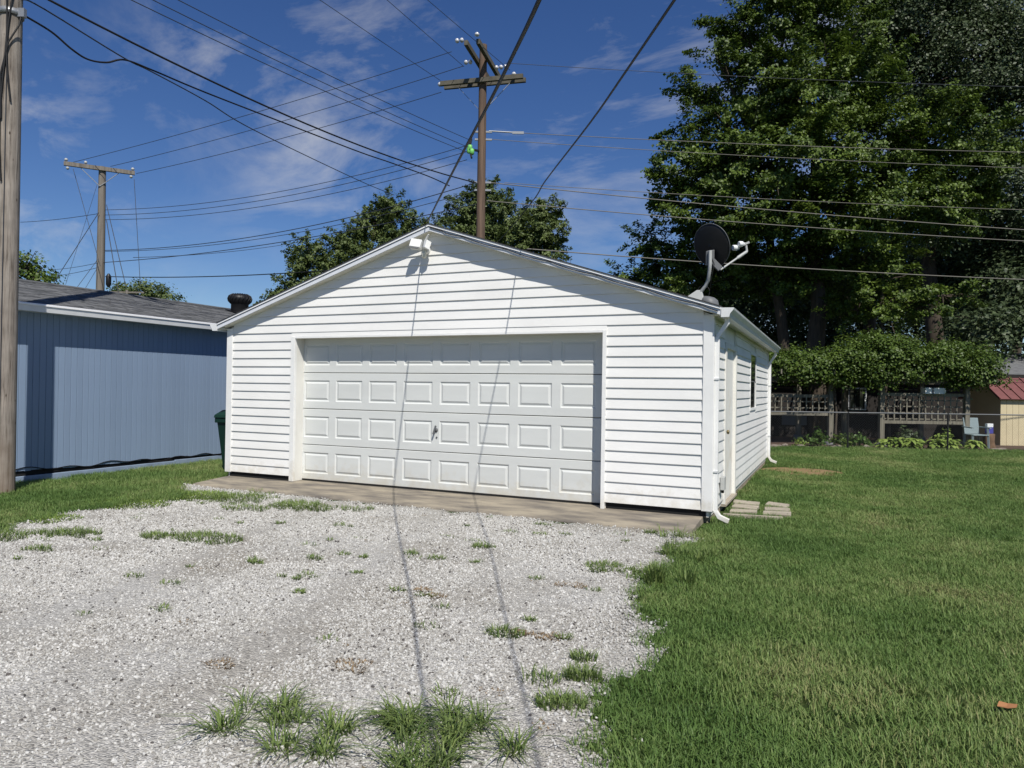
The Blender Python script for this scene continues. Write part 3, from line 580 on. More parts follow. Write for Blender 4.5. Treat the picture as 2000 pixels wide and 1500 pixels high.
MATS['mulch_tan'] = mat('soil_tan', (0.25, 0.165, 0.085), 1.0, col2=(0.14, 0.10, 0.045), vscale=9, bump=0.5); o.data.materials[0] = MATS['soil_tan']

# ------------------------------------------------------------------ blue outbuilding on the left
BX, BY0, BY1 = -2.35, -3.6, 8.2
B = empty('blue_building', (BX, 2, GZ), 'long blue grooved wood sided building with grey shingle roof', 'building')
b = MB(); b.box((BX-5.5, BY0, -0.02), (BX-0.022, BY1, 2.58)); b.build('wall', 'blue_paint', B)
sw = 0.1016; n = int((BY1-BY0)/sw); sm_ = MB()
prof = [(-0.0225, 0.004), (0.0, 0.004), (0.002, 0.010), (0.002, sw-0.004), (0.0, sw-0.0005), (-0.0225, sw-0.0005)]
sm_.poly([(x, y, z) for z in (0.0, 2.52) for x, y in prof], [(5, 4, 3, 2, 1, 0), tuple(range(6, 12))]+[(i, (i+1) % 6, (i+1) % 6+6, i+6) for i in range(6)])
sme = sm_.mesh('siding_strip'); sme.materials.append(MATS['blue_paint'])
for i in range(n):
    y = BY0+i*sw; o = link('siding_strip', sme, None, B); o.location = (BX, y, 0.085-0.012*(y+1.9)/4+random.uniform(-0.006, 0.006)+(0.012 if (i//12) % 2 else 0))
    o.matrix_parent_inverse = Matrix.Translation(-B.location)
b = MB(); b.box((BX-0.05, BY0, 0.0), (BX-0.021, BY1, 0.13)); b.build('dark_gap', 'dark_gap', B)
b = MB(); b.box((BX-0.04, BY0, -0.25), (BX+0.025, 0.98, 0.015)); b.box((BX-0.04, 0.984, -0.25), (BX+0.018, BY1, 0.03)); b.build('sill', 'blue_sill', B, bevel=0.006)
pts = [(BX+0.012, -1.9+0.12*i, 0.115-0.012*i/8+0.022*math.sin(i*1.1)+0.018*math.sin(i*0.47+1)) for i in range(38)]
b = MB(); b.tube(pts, 0.007, 6); tag(b.build('wall_cable', 'cable'), 'black cable running loosely along the foot of the blue wall', 'cable')
EX, EZ_, RX, RS = -2.085, 2.672, -4.85, 0.255
zb = lambda x: EZ_ + RS*(EX-x)
b = MB(); b.prism([(EX-0.01, zb(EX)-0.03), (RX, zb(RX)-0.03), (2*RX-EX, zb(EX)-0.03), (2*RX-EX, zb(EX)-0.07), (RX, zb(RX)-0.12), (EX-0.01, zb(EX)-0.07)][::-1], BY0-0.2, BY1+0.2); b.build('roof_deck', 'wood_arm', B)
# shingles: overlapping tabs with uneven butts, front slope
b = MB(); ex = 0.135; sl = math.hypot(1, RS); nc = int((EX-RX)/ex*sl)+1
for c in range(nc):
    x_lo = EX+0.02-c*ex/sl; x_hi = x_lo-ex*1.25/sl; y = BY0-0.2-random.random()*0.3
    while y < BY1+0.2:
        w = random.choice((0.12, 0.16, 0.2, 0.28, 0.34)); t = random.choice((0.004, 0.005, 0.010, 0.012)); lo = x_lo+random.uniform(-0.008, 0.008)
        xh = max(x_hi, RX)
        P = [(lo, y+0.002, zb(lo)-0.028+0.003), (lo, y+w-0.002, zb(lo)-0.028+0.003), (xh, y+w-0.002, zb(xh)-0.028), (xh, y+0.002, zb(xh)-0.028)]
        Q = [(p[0], p[1], p[2]+t+(0.004 if i < 2 else 0)) for i, p in enumerate(P)]
        b.poly(P+Q, [(4,5,6,7),(0,1,5,4),(1,2,6,5),(3,0,4,7)]); y += w
o = b.build('shingles', 'shingle_grey', B); o['kind'] = 'stuff'
me = o.data; me.materials.append(MATS['shingle_light']); idx = np.zeros(len(me.polygons), np.int32); lt = rng.random(len(idx)//4+1) < 0.4; idx = np.repeat(lt, 4)[:len(idx)].astype(np.int32); me.polygons.foreach_set('material_index', idx)
b = MB(); b.prism([(RX+0.14, zb(RX+0.14)+0.005), (RX, zb(RX)+0.012), (RX-0.14, zb(RX+0.14)+0.005), (RX-0.14, zb(RX+0.14)-0.02), (RX+0.14, zb(RX+0.14)-0.02)][::-1], BY0-0.2, BY1+0.2); b.build('ridge_cap', 'shingle_grey', B)
b = MB(); b.prism([(EX+0.03, 2.635), (EX+0.03, 2.662), (EX-0.02, 2.672), (EX-0.02, 2.635)], BY0-0.2, BY1+0.2); b.build('drip_edge', 'drip', B)
b = MB(); b.prism([(EX+0.018, 2.634), (EX-0.02, 2.634), (EX-0.02, 2.545), (EX+0.006, 2.545)][::-1], BY0-0.2, BY1+0.2); b.build('eave_fascia', 'gutter_white', B)
b = MB(); b.box((BX-0.02, BY0, 2.553), (EX-0.021, BY1, 2.565)); b.build('eave_soffit', 'gutter_white', B)
# turbine vent on its roof
tv = Vector((-4.30, 4.45, zb(-4.30)))
TV = empty('turbine_vent', tv, 'black ribbed turbine vent standing on the blue building roof', 'vent')
b = MB(); b.obox(tv+Vector((0, 0, 0.012)), Vector((0.24, 0, -0.06)), Vector((0, 0.24, 0)), Vector((0.002, 0, 0.008))); b.build('flashing', 'black_metal', TV)
b = MB(); b.lathe([(0.205, -0.06), (0.205, 0.20), (0.215, 0.21)], tv, 24); b.build('neck', 'black_metal', TV)
b = MB(); b.lathe([(0.21, 0.215), (0.265, 0.28), (0.275, 0.34), (0.25, 0.41), (0.18, 0.45), (0.08, 0.468), (0.001, 0.47)], tv, 32); hd = b.build('head', 'black_metal', TV)
for k in range(20):
    a = 2*math.pi*k/20; d = Vector((math.cos(a), math.sin(a), 0)); d2 = Vector((math.cos(a+0.18), math.sin(a+0.18), 0)); c = MB()
    c.tube([tv+d*0.215+EZ*0.22, tv+d*0.272+EZ*0.28, tv+d2*0.282+EZ*0.34, tv+d2*0.255+EZ*0.41, tv+d2*0.18+EZ*0.455], 0.010, 5); c.build('vane', 'black_metal', hd)

# green wheelie bin between the buildings
WB = empty('trash_bin', (-0.60, 0.95, GZ), 'dark green wheeled trash bin between the blue building and the garage', 'bin')
bx, by = -0.60, 0.95
b = MB(); P = [(bx-0.22, by-0.25, GZ+0.03), (bx+0.22, by-0.25, GZ+0.03), (bx+0.22, by+0.2, GZ+0.03), (bx-0.22, by+0.2, GZ+0.03), (bx-0.29, by-0.36, 0.88), (bx+0.29, by-0.36, 0.88), (bx+0.29, by+0.32, 0.88), (bx-0.29, by+0.32, 0.88)]
b.poly(P, [(0,3,2,1),(4,5,6,7),(0,1,5,4),(1,2,6,5),(2,3,7,6),(3,0,4,7)]); b.build('body', 'bin_green', WB, bevel=0.02)
b = MB(); b.box((bx-0.31, by-0.38, 0.80), (bx+0.31, by+0.34, 0.885)); b.build('rim', 'bin_green', WB, bevel=0.012)
b = MB(); b.prismx([(by-0.40, 0.886), (by+0.36, 0.886), (by+0.34, 0.96), (by+0.1, 1.03), (by-0.2, 1.02), (by-0.38, 0.94)], bx-0.32, bx+0.32); b.build('lid', 'bin_green', WB, bevel=0.015)
for sx in (-1, 1):
    b = MB(); b.lathe([(0.001, -0.03), (0.11, -0.03), (0.12, -0.02), (0.12, 0.02), (0.11, 0.03), (0.001, 0.03)], (bx+sx*0.24, by+0.27, GZ+0.12), 16, 'x'); b.build('wheel', 'rubber', WB)

# ------------------------------------------------------------------ utility poles
def tpole(root, base, h, r0, r1, m, seg=20):
    n = 14; b = MB(); b.tube([base+EZ*(-0.3 + (h+0.3)*i/n) for i in range(n+1)], [r0+(r1-r0)*i/n for i in range(n+1)], seg); return b.build('pole', m, root)
def insul(p, d, parent, k=2, r=0.058, m='porcelain'):
    d = Vector(d).normalized(); b = MB(); p = Vector(p)
    for i in range(k):
        c = p+d*(0.03+i*0.13); b.tube([c, c+d*0.02, c+d*0.06, c+d*0.10, c+d*0.105], [0.02, r, r*1.1, r*0.6, 0.018], 12)
    b.build('insulator', m, parent)
# near pole
NPB = Vector((-1.42, -2.62, GZ)); NP = empty('utility_pole', NPB, 'thick weathered grey wooden utility pole standing in grass by the blue building', 'utility pole')
tpole(NP, NPB, 11.7, 0.150, 0.118, 'wood_pole', 28)
armd = Vector((0.92, 0.38, 0)).normalized()
for sy in (-1, 1):
    pr = Vector((-armd.y, armd.x, 0)); b = MB(); c = NPB+EZ*10.75+pr*sy*0.19; b.bar(c-armd*1.2, c+armd*1.2, 0.09, 0.12); b.build('crossarm', 'wood_arm', NP)
pr = Vector((ER.x, ER.y, 0))
def onpole(a, z, r=0.145): return NPB + (math.cos(a)*ER - math.sin(a)*EF)*r + EZ*(z-GZ)
b = MB(); b.tube([onpole(1.25, z, 0.150-0.0027*z+0.008) for z in [0.0+0.25*i for i in range(36)]], 0.006, 5); b.build('ground_wire', 'wire', NP)
for a, z0, z1, am in ((0.9, 5.3, 7.2, 0.35), (1.5, 4.2, 6.9, 0.25)):
    b = MB(); b.tube([onpole(a+am*math.sin((z-z0)*2.2), z, 0.155) for z in [z0+(z1-z0)*i/20 for i in range(21)]], 0.012, 6); b.build('riser_cable', 'cable', NP)
b = MB(); zc = hz(38, 34, 9.9); b.lathe([(0.142, -0.04), (0.152, -0.04), (0.152, 0.04), (0.142, 0.04)], NPB+EZ*(zc-GZ), 20); b.obox(onpole(0.2, zc, 0.17), ER*0.05, EF*0.03, EZ*0.06); b.build('clamp', 'galv', NP)
b = MB(); b.tube([onpole(0.25, zc-0.05, 0.17), onpole(0.5, zc-0.2, 0.20), onpole(1.1, zc-0.45, 0.17), onpole(1.7, zc-0.9, 0.16), onpole(1.6, zc-1.5, 0.155)], 0.012, 6); b.build('drip_loop', 'cable', NP)

# pole behind the garage
MV = 20.0; mt = at(943, 160, MV); MPB = Vector((mt.x, mt.y, GZ)); MP = empty('utility_pole', MPB, 'brown utility pole with wide double crossarm behind the white garage', 'utility pole')
ztop = hz(944, 88, MV); tpole(MP, MPB, ztop-GZ, 0.145, 0.105, 'wood_brown')
ad1 = (ER*2.3-EF*0.56).normalized(); ad2 = (-ER*0.48-EF*2.0).normalized(); zl = hz(943, 160, MV); zu = hz(940, 118, MV)
for sy in (-1, 1):
    b = MB(); c = MPB+EZ*(zl-GZ+0.02*sy)+ad2*(-sy)*0.17; b.bar(c-ad1*1.2, c+ad1*1.2, 0.09, 0.12); b.build('crossarm', 'wood_arm', MP)
    b = MB(); c = MPB+EZ*(zu-GZ)+ad1*sy*0.17; b.bar(c-ad2*1.2, c+ad2*1.1, 0.10, 0.13); b.build('top_arm', 'wood_arm', MP)
    b = MB(); b.bar(MPB+EZ*(zl-GZ-0.75)+ad1*sy*0.12, MPB+EZ*(zl-GZ-0.05)+ad1*sy*0.75-ad2*0.13, 0.03, 0.012); b.build('brace', 'galv', MP)
tn = MPB+EZ*(zu-GZ)+ad2*1.2
insul(tn-ad1*0.17+Vector((0, 0, 0.02)), -ad1, MP); insul(MPB+EZ*(zu-GZ-0.15)-ad1*0.2+ad2*0.3, -ad1, MP); insul(MPB+EZ*(zu-GZ-0.12)+ad1*0.25-ad2*0.25, ad1, MP, 3)
insul(tn+ad1*0.17+EZ*0.05, EZ, MP, 1, 0.06); insul(MPB+EZ*(zl-GZ+0.04)-ad1*1.2, -ad1, MP, 1); insul(MPB+EZ*(zl-GZ)+ad1*0.9+EZ*0.06, EZ, MP, 1); insul(MPB+EZ*(zl-GZ)+ad1*0.35+EZ*0.06-ad2*0.17, EZ, MP, 1)
gd = at(918, 292, MV-0.2); b = MB()
for k, (dx, dz, r_) in enumerate(((0.0, 0.05, 0.065), (0.05, -0.06, 0.07), (-0.04, -0.02, 0.05))):
    c = gd+ER*dx+EZ*dz; b.tube([c-EZ*0.09, c-EZ*0.06, c+EZ*0.06, c+EZ*0.09], [r_*0.5, r_, r_, r_*0.4], 10)
b.build('wire_guard', 'lime', MP)
b = MB(); b.bar(gd+ER*0.05, MPB+EZ*(gd.z-GZ)+ER*0.05, 0.05, 0.05); b.bar(gd+EZ*0.14, gd+EZ*0.30+ER*0.03, 0.10, 0.06); b.bar(gd-EZ*0.14+ER*0.02, gd-EZ*0.24+ER*0.05, 0.10, 0.05); b.build('bracket', 'black_metal', MP)
for py in (258, 273, 357, 372):
    b = MB(); c = MPB+EZ*(hz(945, py, MV)-GZ); b.bar(c-ER*0.2, c+ER*0.28, 0.05, 0.05); b.build('clevis', 'galv', MP)

# far pole left
FV = 26.0; ft = at(200, 332, FV); FPB = Vector((ft.x, ft.y, GZ)); FP = empty('utility_pole', FPB, 'pale utility pole with single crossarm behind the blue building', 'utility pole')
zft = hz(200, 326, FV); tpole(FP, FPB, zft-GZ, 0.17, 0.12, 'wood_far', 14); fad = (ER*2.4+EF*1.3).normalized()
b = MB(); c = FPB+EZ*(zft-GZ-0.10)-EF*0.15; b.bar(c-fad*1.12, c+fad*1.12, 0.11, 0.14); b.build('crossarm', 'wood_far', FP)
for s_ in (-1, 1):
    b = MB(); b.bar(FPB+EZ*(zft-GZ-0.75)-EF*0.14, c+fad*s_*0.62-EZ*0.06, 0.04, 0.02); b.build('brace', 'galv', FP)
    insul(c+fad*s_*1.05+EZ*0.06, EZ, FP, 1, 0.055, 'grey_metal'); insul(c+fad*s_*1.0-EZ*0.07, -EZ, FP, 1, 0.05, 'grey_metal')
insul(c-fad*0.45+EZ*0.06, EZ, FP, 1, 0.05, 'grey_metal')
b = MB(); q = FPB+EZ*(hz(205, 537, FV)-GZ-0.15)+ER*0.3; b.tube([q+EZ*0.2, q+EZ*0.1, q-EZ*0.2, q-EZ*0.3], [0.03, 0.09, 0.09, 0.04], 10); b.build('splice_case', 'black_metal', FP)
# very distant pole top
TVv = 62.0; q = at(248, 571, TVv); TB = Vector((q.x, q.y, GZ)); TP = empty('utility_pole', TB, 'tiny distant pole whose crossarm just shows above the blue building roof', 'utility pole')
tpole(TP, TB, q.z-GZ+0.2, 0.16, 0.12, 'wood_far', 8); b = MB(); b.bar(q-ER*1.5, q+ER*1.5, 0.12, 0.14); b.build('crossarm', 'wood_far', TP)

# ------------------------------------------------------------------ wires
def wire(p, q, sag, r, label, m='wire', group=None, name='power_line', via=None, n=22):
    p, q = Vector(p), Vector(q); pts = []
    if via:
        P = [p]+[Vector(x) for x in via]+[q]
        for i in range(len(P)-1):
            p0, p1, p2, p3 = P[max(i-1, 0)], P[i], P[i+1], P[min(i+2, len(P)-1)]
            for k in range(8):
                t = k/8; pts.append(0.5*((2*p1)+(p2-p0)*t+(2*p0-5*p1+4*p2-p3)*t*t+(3*p1-p0-3*p2+p3)*t**3))
        pts.append(q)
    else:
        for i in range(n+1):
            t = i/n; pts.append(p.lerp(q, t)-EZ*(4*sag*t*(1-t)))
    b = MB(); b.tube(pts, r, 6); return tag(b.build(name, m), label, 'cable', group)
NV = 9.9
def npz(x, py): return Vector((NPB.x, NPB.y, 0))+ER*0.14+EZ*hz(x, py, NV)
GAR = 'service drops over the garage'
def ext(P, d, t): return Vector(P)+Vector(d)*t
wire((CX-0.03, -OV-0.03, ZRIDGE+0.03), (15, -16, 3.9), 0, 0.0075, 'thick black service cable anchored at the garage peak', 'cable', name='service_cable',
     via=[(4.9, -1.91, 3.33), (5.9, -3.39, 3.09), (6.75, -4.6, 2.95), (7.77, -6.04, 2.79), (8.5, -7.12, 2.68), (10.4, -9.8, 2.72)])
wire((1.6, 5.6, 4.3), (15, -15.5, 4.0), 0, 0.0065, 'black overhead cable passing over the right roof slope of the garage', 'cable', name='service_cable',
     via=[(3.9, 2.1, 4.0), (5.58, -0.57, 3.80), (6.32, -2.0, 3.58), (7.4, -3.87, 3.36), (7.92, -4.81, 3.25), (8.6, -6.1, 3.07), (9.15, -7.12, 2.94), (10.6, -9.6, 2.90)])
wire(npz(20, -22), at(930, 357, MV-0.12), 0.30, 0.017, 'thick twisted cable from the near grey pole straight to the brown pole', 'cable', name='service_cable')
wire(npz(40, 33), at(878, 363, 18.8), 0, 0.015, 'thick cable with a slack loop beside the near grey pole', 'cable', name='service_cable',
     via=[at(100, 62, 10.4), at(140, 96, 10.7), at(172, 116, 11.0), at(208, 122, 11.3), at(244, 117, 11.6), at(300, 138, 12.1), at(400, 180, 13.0), at(560, 242, 14.7), at(700, 296, 16.4), at(764, 318, 17.3), at(836, 344, 18.3)])
wire(npz(42, 5), at(770, 381, 26), 0, 0.012, 'thin line from the near grey pole running behind the garage trees', via=[at(80, 14, 10.4), at(240, 112, 12), at(296, 140, 12.7), at(400, 196, 14.3), at(500, 256, 16.4), at(700, 352, 22.5)])
LOW = 'three secondary wires to the green guarded bracket'
wire(npz(10, -98), at(912, 297, MV-0.2), 0.10, 0.008, 'lowest of three secondary wires ending at the lime green guard on the brown pole', group=LOW)
wire(npz(10, -122), at(916, 288, MV-0.2), 0.10, 0.008, 'middle of three secondary wires ending at the lime green guard on the brown pole', group=LOW)
wire(npz(10, -151), at(919, 274, MV-0.2), 0.10, 0.008, 'highest of three secondary wires ending at the lime green guard on the brown pole', group=LOW)
TOP = 'primary wires from the near pole top'
wire(npz(10, -393), at(860, 157, MV), 0.05, 0.007, 'thin wire reaching the end of the brown pole lower crossarm', group=TOP)
wire(npz(10, -622), at(906, 130, MV), 0.05, 0.007, 'thin wire reaching the middle of the brown pole crossarms', group=TOP)
wire(npz(10, -666), at(996, 137, MV+0.3), 0.02, 0.007, 'thin wire crossing the top arms of the brown pole', group=TOP)
F3 = 'three crossarm wires between the far pole and the brown pole'
for (x0, y0, x1, y1, lb) in ((138, 318, 882, 101, 'bare wire from the far pole to the topmost white insulator string'), (216, 325, 905, 129, 'bare wire from the far pole to the second white insulator string'), (266, 339, 862, 180, 'bare wire from the far pole to the brown pole lower crossarm end')):
    wire(at(x0, y0, FV), at(x1, y1, MV), 0.12, 0.009, lb, group=F3)
M3 = 'three mid height wires between the far pole and the brown pole'
for (y0, y1, lb) in ((410, 284, 'highest'), (420, 296, 'middle'), (429, 312, 'lowest')):
    wire(at(203, y0, FV), at(912, y1, MV), 0.42, 0.009, lb+' of three wires sagging from the far pole to the green guard', group=M3)
wire(at(203, 489, FV), at(935, 355, MV), 0.45, 0.012, 'communication cable from the far pole to the brown pole at roof height', 'wire', name='communication_cable')
wire(at(206, 491, FV), at(935, 371, MV), 0.42, 0.009, 'thinner cable running just beneath the communication cable', name='communication_cable')
wire(at(197, 513, FV), at(938, 397, MV), 0.25, 0.012, 'dark cable dropping behind the garage trees from the far pole', name='communication_cable')
wire(at(260, 503, 40), at(735, 436, 60), 0.6, 0.016, 'faint line behind the trees beside the blue building', name='communication_cable')
wire(at(206, 540, FV), at(1040, 487, 17.5), 0.25, 0.015, 'lowest thick black cable passing in front of the garage trees', 'cable', name='communication_cable')
wire(at(1030, 486, 17.5), at(2300, 556, 19.5), 0.12, 0.013, 'lowest cable crossing in front of the maples behind the dish', 'wire_light', name='communication_cable')
RG = 'wires from the brown pole past the maples'
for (x0, y0, yend, m, r_, lb) in ((985, 123, 176, 'wire', 0.007, 'highest thin wire from the brown pole into the maple crown'), (955, 256, 302, 'wire_light', 0.009, 'upper bare wire with silver grip at the brown pole'), (955, 272, 337, 'wire_light', 0.008, 'second bare wire fixed just under the silver grip'),
                             (985, 357, 418, 'wire_light', 0.008, 'thin wire above the paired cables crossing the maples'), (960, 357, 468, 'wire_light', 0.013, 'thick lashed cable from the brown pole across the maples'), (950, 392, 486, 'wire_light', 0.012, 'single cable leaving the brown pole below the lashed pair')):
    wire(at(x0, y0, MV), at(2300, yend, MV), 0.12, r_, lb, m)
b = MB(); p0, p1 = at(955, 256, MV-0.02), at(1022, 260, MV-0.02); b.tube([p0, p0.lerp(p1, 0.65), p1], 0.02, 6); b.obox(p0.lerp(p1, 0.85), ER*0.16, EF*0.02, EZ*0.035); tag(b.build('wire_grip', 'galv'), 'silver dead end grip on the upper bare wire', 'wire grip')
DN = 'guy and drop wires hanging at the far pole'
for (a, bb, r_) in (((143, 330), (196, 520), 0.009), ((262, 350), (274, 556), 0.009), ((193, 415), (105, 552), 0.012), ((208, 400), (246, 560), 0.012), ((208, 430), (232, 575), 0.014), ((192, 505), (150, 562), 0.009), ((192, 520), (165, 566), 0.008), ((190, 360), (128, 556), 0.006)):
    wire(at(a[0], a[1], FV-0.2), at(bb[0], bb[1], FV-1.0), 0.0, r_, 'drop wire slanting down beside the far pale pole', group=DN)
wire(at(40, 434, 30), at(193, 417, FV), 0.05, 0.010, 'wire leaving the far pole away past the near grey pole')
for (y0, y1, lb) in ((527, 513, 'upper'), (540, 522, 'lower')): wire(at(95, y0, 32), at(193, y1, FV), 0.05, 0.009, lb+' low wire from the far pole toward the tree by the near pole', group='low wires left of the far pole')

# ------------------------------------------------------------------ trees
def leaf_mesh(C, Nn, size, tint, jit=0.35, shape='rhomb'):
    """one folded leaf (two triangles) per row; C centres, Nn rough normals"""
    n = len(C); Nn = Nn+rng.normal(0, jit, (n, 3)); Nn /= np.linalg.norm(Nn, axis=1)[:, None]
    T = np.cross(Nn, rng.normal(0, 1, (n, 3))); T /= np.linalg.norm(T, axis=1)[:, None]+1e-9; Bt = np.cross(Nn, T)
    s = (size*rng.uniform(0.65, 1.25, n))[:, None]
    base = C-T*s*0.5; tipp = C+T*s*0.5-Nn*s*0.12; l = C+Bt*s*0.42+Nn*s*0.10-T*s*0.05; r_ = C-Bt*s*0.42+Nn*s*0.10-T*s*0.05
    V = np.stack([base, r_, tipp, l], 1).reshape(-1, 3); i = np.arange(n)*4
    F = np.concatenate([np.stack([i, i+1, i+2], 1), np.stack([i, i+2, i+3], 1)]); return V, F, np.repeat(tint, 4)
def crown(blobs, per, leaves, spread, size, shell=(0.62, 1.02), up=0.55, droop=0.0, flat=0.55, spray=False):
    Cs = []; Ns = []; Ts = []
    for (c, rad) in blobs:
        c = np.array(c); rad = np.array(rad); k = max(6, int(per*rad[0]*rad[2]**0.5*rad[1]**0.5))
        d = rng.normal(0, 1, (k, 3)); d /= np.linalg.norm(d, axis=1)[:, None]
        rr = rng.uniform(*shell, k)[:, None]; cc = c+d*rad*rr
        for q, dd in zip(cc, d):
            m = int(leaves*rng.uniform(0.6, 1.4)); ct = rng.normal(0, 0.14)
            if spray:
                ax = dd*np.array([1, 1, 0.55])+np.array([0, 0, 0.16])+rng.normal(0, 0.28, 3); ax /= np.linalg.norm(ax)
                tt = rng.random((m, 1))**0.75; wd = spread*(0.62-0.42*tt); off = ax*(tt-0.25)*spread*3.0+rng.normal(0, 1, (m, 3))*wd*np.array([1, 1, flat*1.4])
            else:
                off = rng.normal(0, 1, (m, 3))*np.array([spread, spread, spread*flat]); off += dd*np.abs(rng.normal(0, spread*0.8, (m, 1)))
            off[:, 2] -= droop*np.linalg.norm(off[:, :2], axis=1)
            Cs.append(q+off); Ns.append(np.tile(dd*0.6+np.array([0, 0, up]), (m, 1))); Ts.append(np.clip(0.42+ct+rng.normal(0, 0.17, m), 0, 1))
    return leaf_mesh(np.concatenate(Cs), np.concatenate(Ns), size, np.concatenate(Ts))
def tree(name, label, base, trunks, blobs, lm, per=14, leaves=40, spread=0.3, size=0.14, group=None, droop=0.2, shell=(0.62, 1.02), up=0.55, flat=0.55, spray=False):
    R = empty(name, base, label, 'tree', group)
    for (p, q, r0, r1) in trunks:
        p, q = Vector(p), Vector(q); n = 7; b = MB(); d = q-p
        pts = [p+d*(i/n)+Vector((rng.normal(0, 0.02), rng.normal(0, 0.02), 0))*d.length*0.35*(0 < i < n) for i in range(n+1)]
        b.tube(pts, [r0+(r1-r0)*i/n for i in range(n+1)], 10); b.build('trunk', 'bark', R)
    b = MB(); hub = Vector(trunks[0][1])*0.55+Vector(trunks[0][0])*0.45
    for (c, rad) in blobs:
        c = Vector(c); st = min((Vector(t[0]).lerp(Vector(t[1]), f) for t in trunks for f in (0.35, 0.55, 0.75, 0.95)), key=lambda x: (x-c).length+max(0, x.z-c.z)*1.5)
        mid = st.lerp(c, 0.5)+EZ*0.15*(c-st).length*0.5; b.tube([st, mid, c], [0.09, 0.06, 0.03], 6, cap=False)
        for k in range(5):
            e = c+Vector(rng.normal(0, 0.5, 3))*Vector(rad).length*0.55; b.tube([mid.lerp(c, 0.5), mid.lerp(e, 0.6), e], [0.035, 0.02, 0.008], 5, cap=False)
    b.build('limbs', 'bark', R)
    V, F, T = crown(blobs, per, leaves, spread, size, droop=droop, shell=shell, up=up, flat=flat, spray=spray); np_mesh('crown', V, F, T, lm, R); return R
def bl(px, py, v, wx, hy, d=None):
    """crown lobe: photo place, depth, half sizes in metres"""
    return (tuple(at(px, py, v)), (wx, wx if d is None else d, hy))
def gnd(px, v): p = at(px, 760, v); return Vector((p.x, p.y, GZ))

v = 25.0; base = gnd(1600, v)
tree('maple_tree', 'large sunlit maple behind the dish with ragged spreading crown', base,
     [(base, at(1590, 250, v), 0.38, 0.12), (gnd(1560, v+0.6), at(1480, 300, v), 0.26, 0.08), (gnd(1665, v+0.8), at(1740, 300, v+1), 0.28, 0.08)],
     [bl(1545, -60, v, 1.9, 1.9), bl(1500, 70, v, 1.7, 1.5), bl(1630, 60, v+0.4, 1.6, 1.7), bl(1455, 190, v-0.3, 1.8, 1.3), bl(1590, 190, v-0.9, 2.1, 1.6), bl(1425, 330, v-0.4, 1.6, 1.2), bl(1385, 340, v-0.2, 1.4, 0.8),
      bl(1540, 320, v-1.4, 2.1, 1.4), bl(1680, 290, v-0.8, 2.0, 1.6), bl(1780, 260, v-0.4, 1.6, 1.2), bl(1370, 430, v, 1.2, 0.7), bl(1450, 440, v-0.8, 1.5, 0.9), bl(1640, 420, v-1.3, 1.9, 1.1), bl(1560, 470, v-0.6, 1.5, 0.9), bl(1750, 390, v-0.5, 1.8, 1.1), bl(1860, 270, v, 1.5, 1.2), bl(1900, 330, v+0.3, 1.5, 1.1), bl(1660, 150, v-0.2, 1.6, 1.3), bl(1400, 110, v-0.2, 0.6, 0.3), bl(1352, 185, v-0.2, 0.7, 0.28), bl(1345, 245, v-0.3, 0.7, 0.3), bl(1300, 345, v-0.2, 0.6, 0.3), bl(1318, 290, v-0.2, 0.6, 0.3), bl(1432, 50, v, 0.55, 0.4), bl(1310, 400, v, 0.55, 0.3), bl(1440, 520, v+0.8, 1.3, 0.7), bl(1520, 550, v+0.9, 1.3, 0.7), bl(1600, 550, v+0.6, 1.4, 0.7), bl(1680, 500, v+0.4, 1.5, 0.8), bl(1850, 420, v+0.8, 1.5, 1.0)],
     'leaf_maple', per=19, leaves=230, spread=0.38, size=0.112, droop=0.12, shell=(0.35, 1.02), flat=0.4, spray=True)
base = gnd(1290, v+1.5)
tree('maple_sapling', 'smaller maple with low drooping crown showing over the right roof slope', base, [(base, at(1300, 480, v+1.5), 0.14, 0.05)],
     [bl(1268, 470, v+1.2, 0.75, 0.6), bl(1330, 520, v+1.0, 1.1, 0.9), bl(1275, 560, v+1.2, 0.9, 0.9), bl(1400, 530, v+1.3, 1.2, 0.9), bl(1360, 600, v+1.4, 1.5, 0.8), bl(1225, 545, v+1.6, 0.6, 0.6)], 'leaf_maple', per=36, leaves=120, spread=0.27, size=0.108, droop=0.12, shell=(0.3, 1.0), flat=0.4, spray=True)
v2 = 31.0; base = gnd(1840, v2)
tree('cottonwood_tree', 'tall dull green tree with fine leaves rising behind the sunlit maple', base,
     [(base, at(1800, 60, v2), 0.42, 0.12), (gnd(1920, v2+1), at(1930, 80, v2), 0.3, 0.1)],
     [bl(1720, -70, v2, 2.4, 2.2), bl(1700, 60, v2, 2.0, 2.0), bl(1800, 40, v2-0.5, 2.4, 2.2), bl(1900, -20, v2, 2.6, 2.4), bl(1900, 130, v2-0.5, 2.6, 2.1), bl(2010, 70, v2, 2.4, 2.6), bl(2010, 230, v2, 2.4, 2.2), bl(1790, 170, v2, 2.0, 1.7), bl(1960, 360, v2-1, 2.2, 2.0), bl(1850, 430, v2, 2.0, 1.7), bl(2030, 480, v2, 2.0, 2.0)],
     'leaf_cotton', per=34, leaves=70, spread=0.36, size=0.13, droop=0.1, shell=(0.4, 1.05))
v3 = 23.4; base = gnd(1735, v3)
tree('young_maple', 'low bushy young maple just above the vine covered pergola', base, [(base, at(1720, 600, v3), 0.09, 0.03)],
     [bl(1725, 530, v3, 0.75, 0.5), bl(1690, 585, v3, 0.95, 0.6), bl(1765, 570, v3, 0.95, 0.55), bl(1805, 600, v3, 0.8, 0.4), bl(1660, 605, v3, 0.7, 0.35), bl(1740, 605, v3-0.2, 0.9, 0.35), bl(1880, 575, v3+0.4, 0.7, 0.35)], 'leaf_maple', per=28, leaves=140, spread=0.26, size=0.10, droop=0.12, shell=(0.3, 1.0), flat=0.4, spray=True)
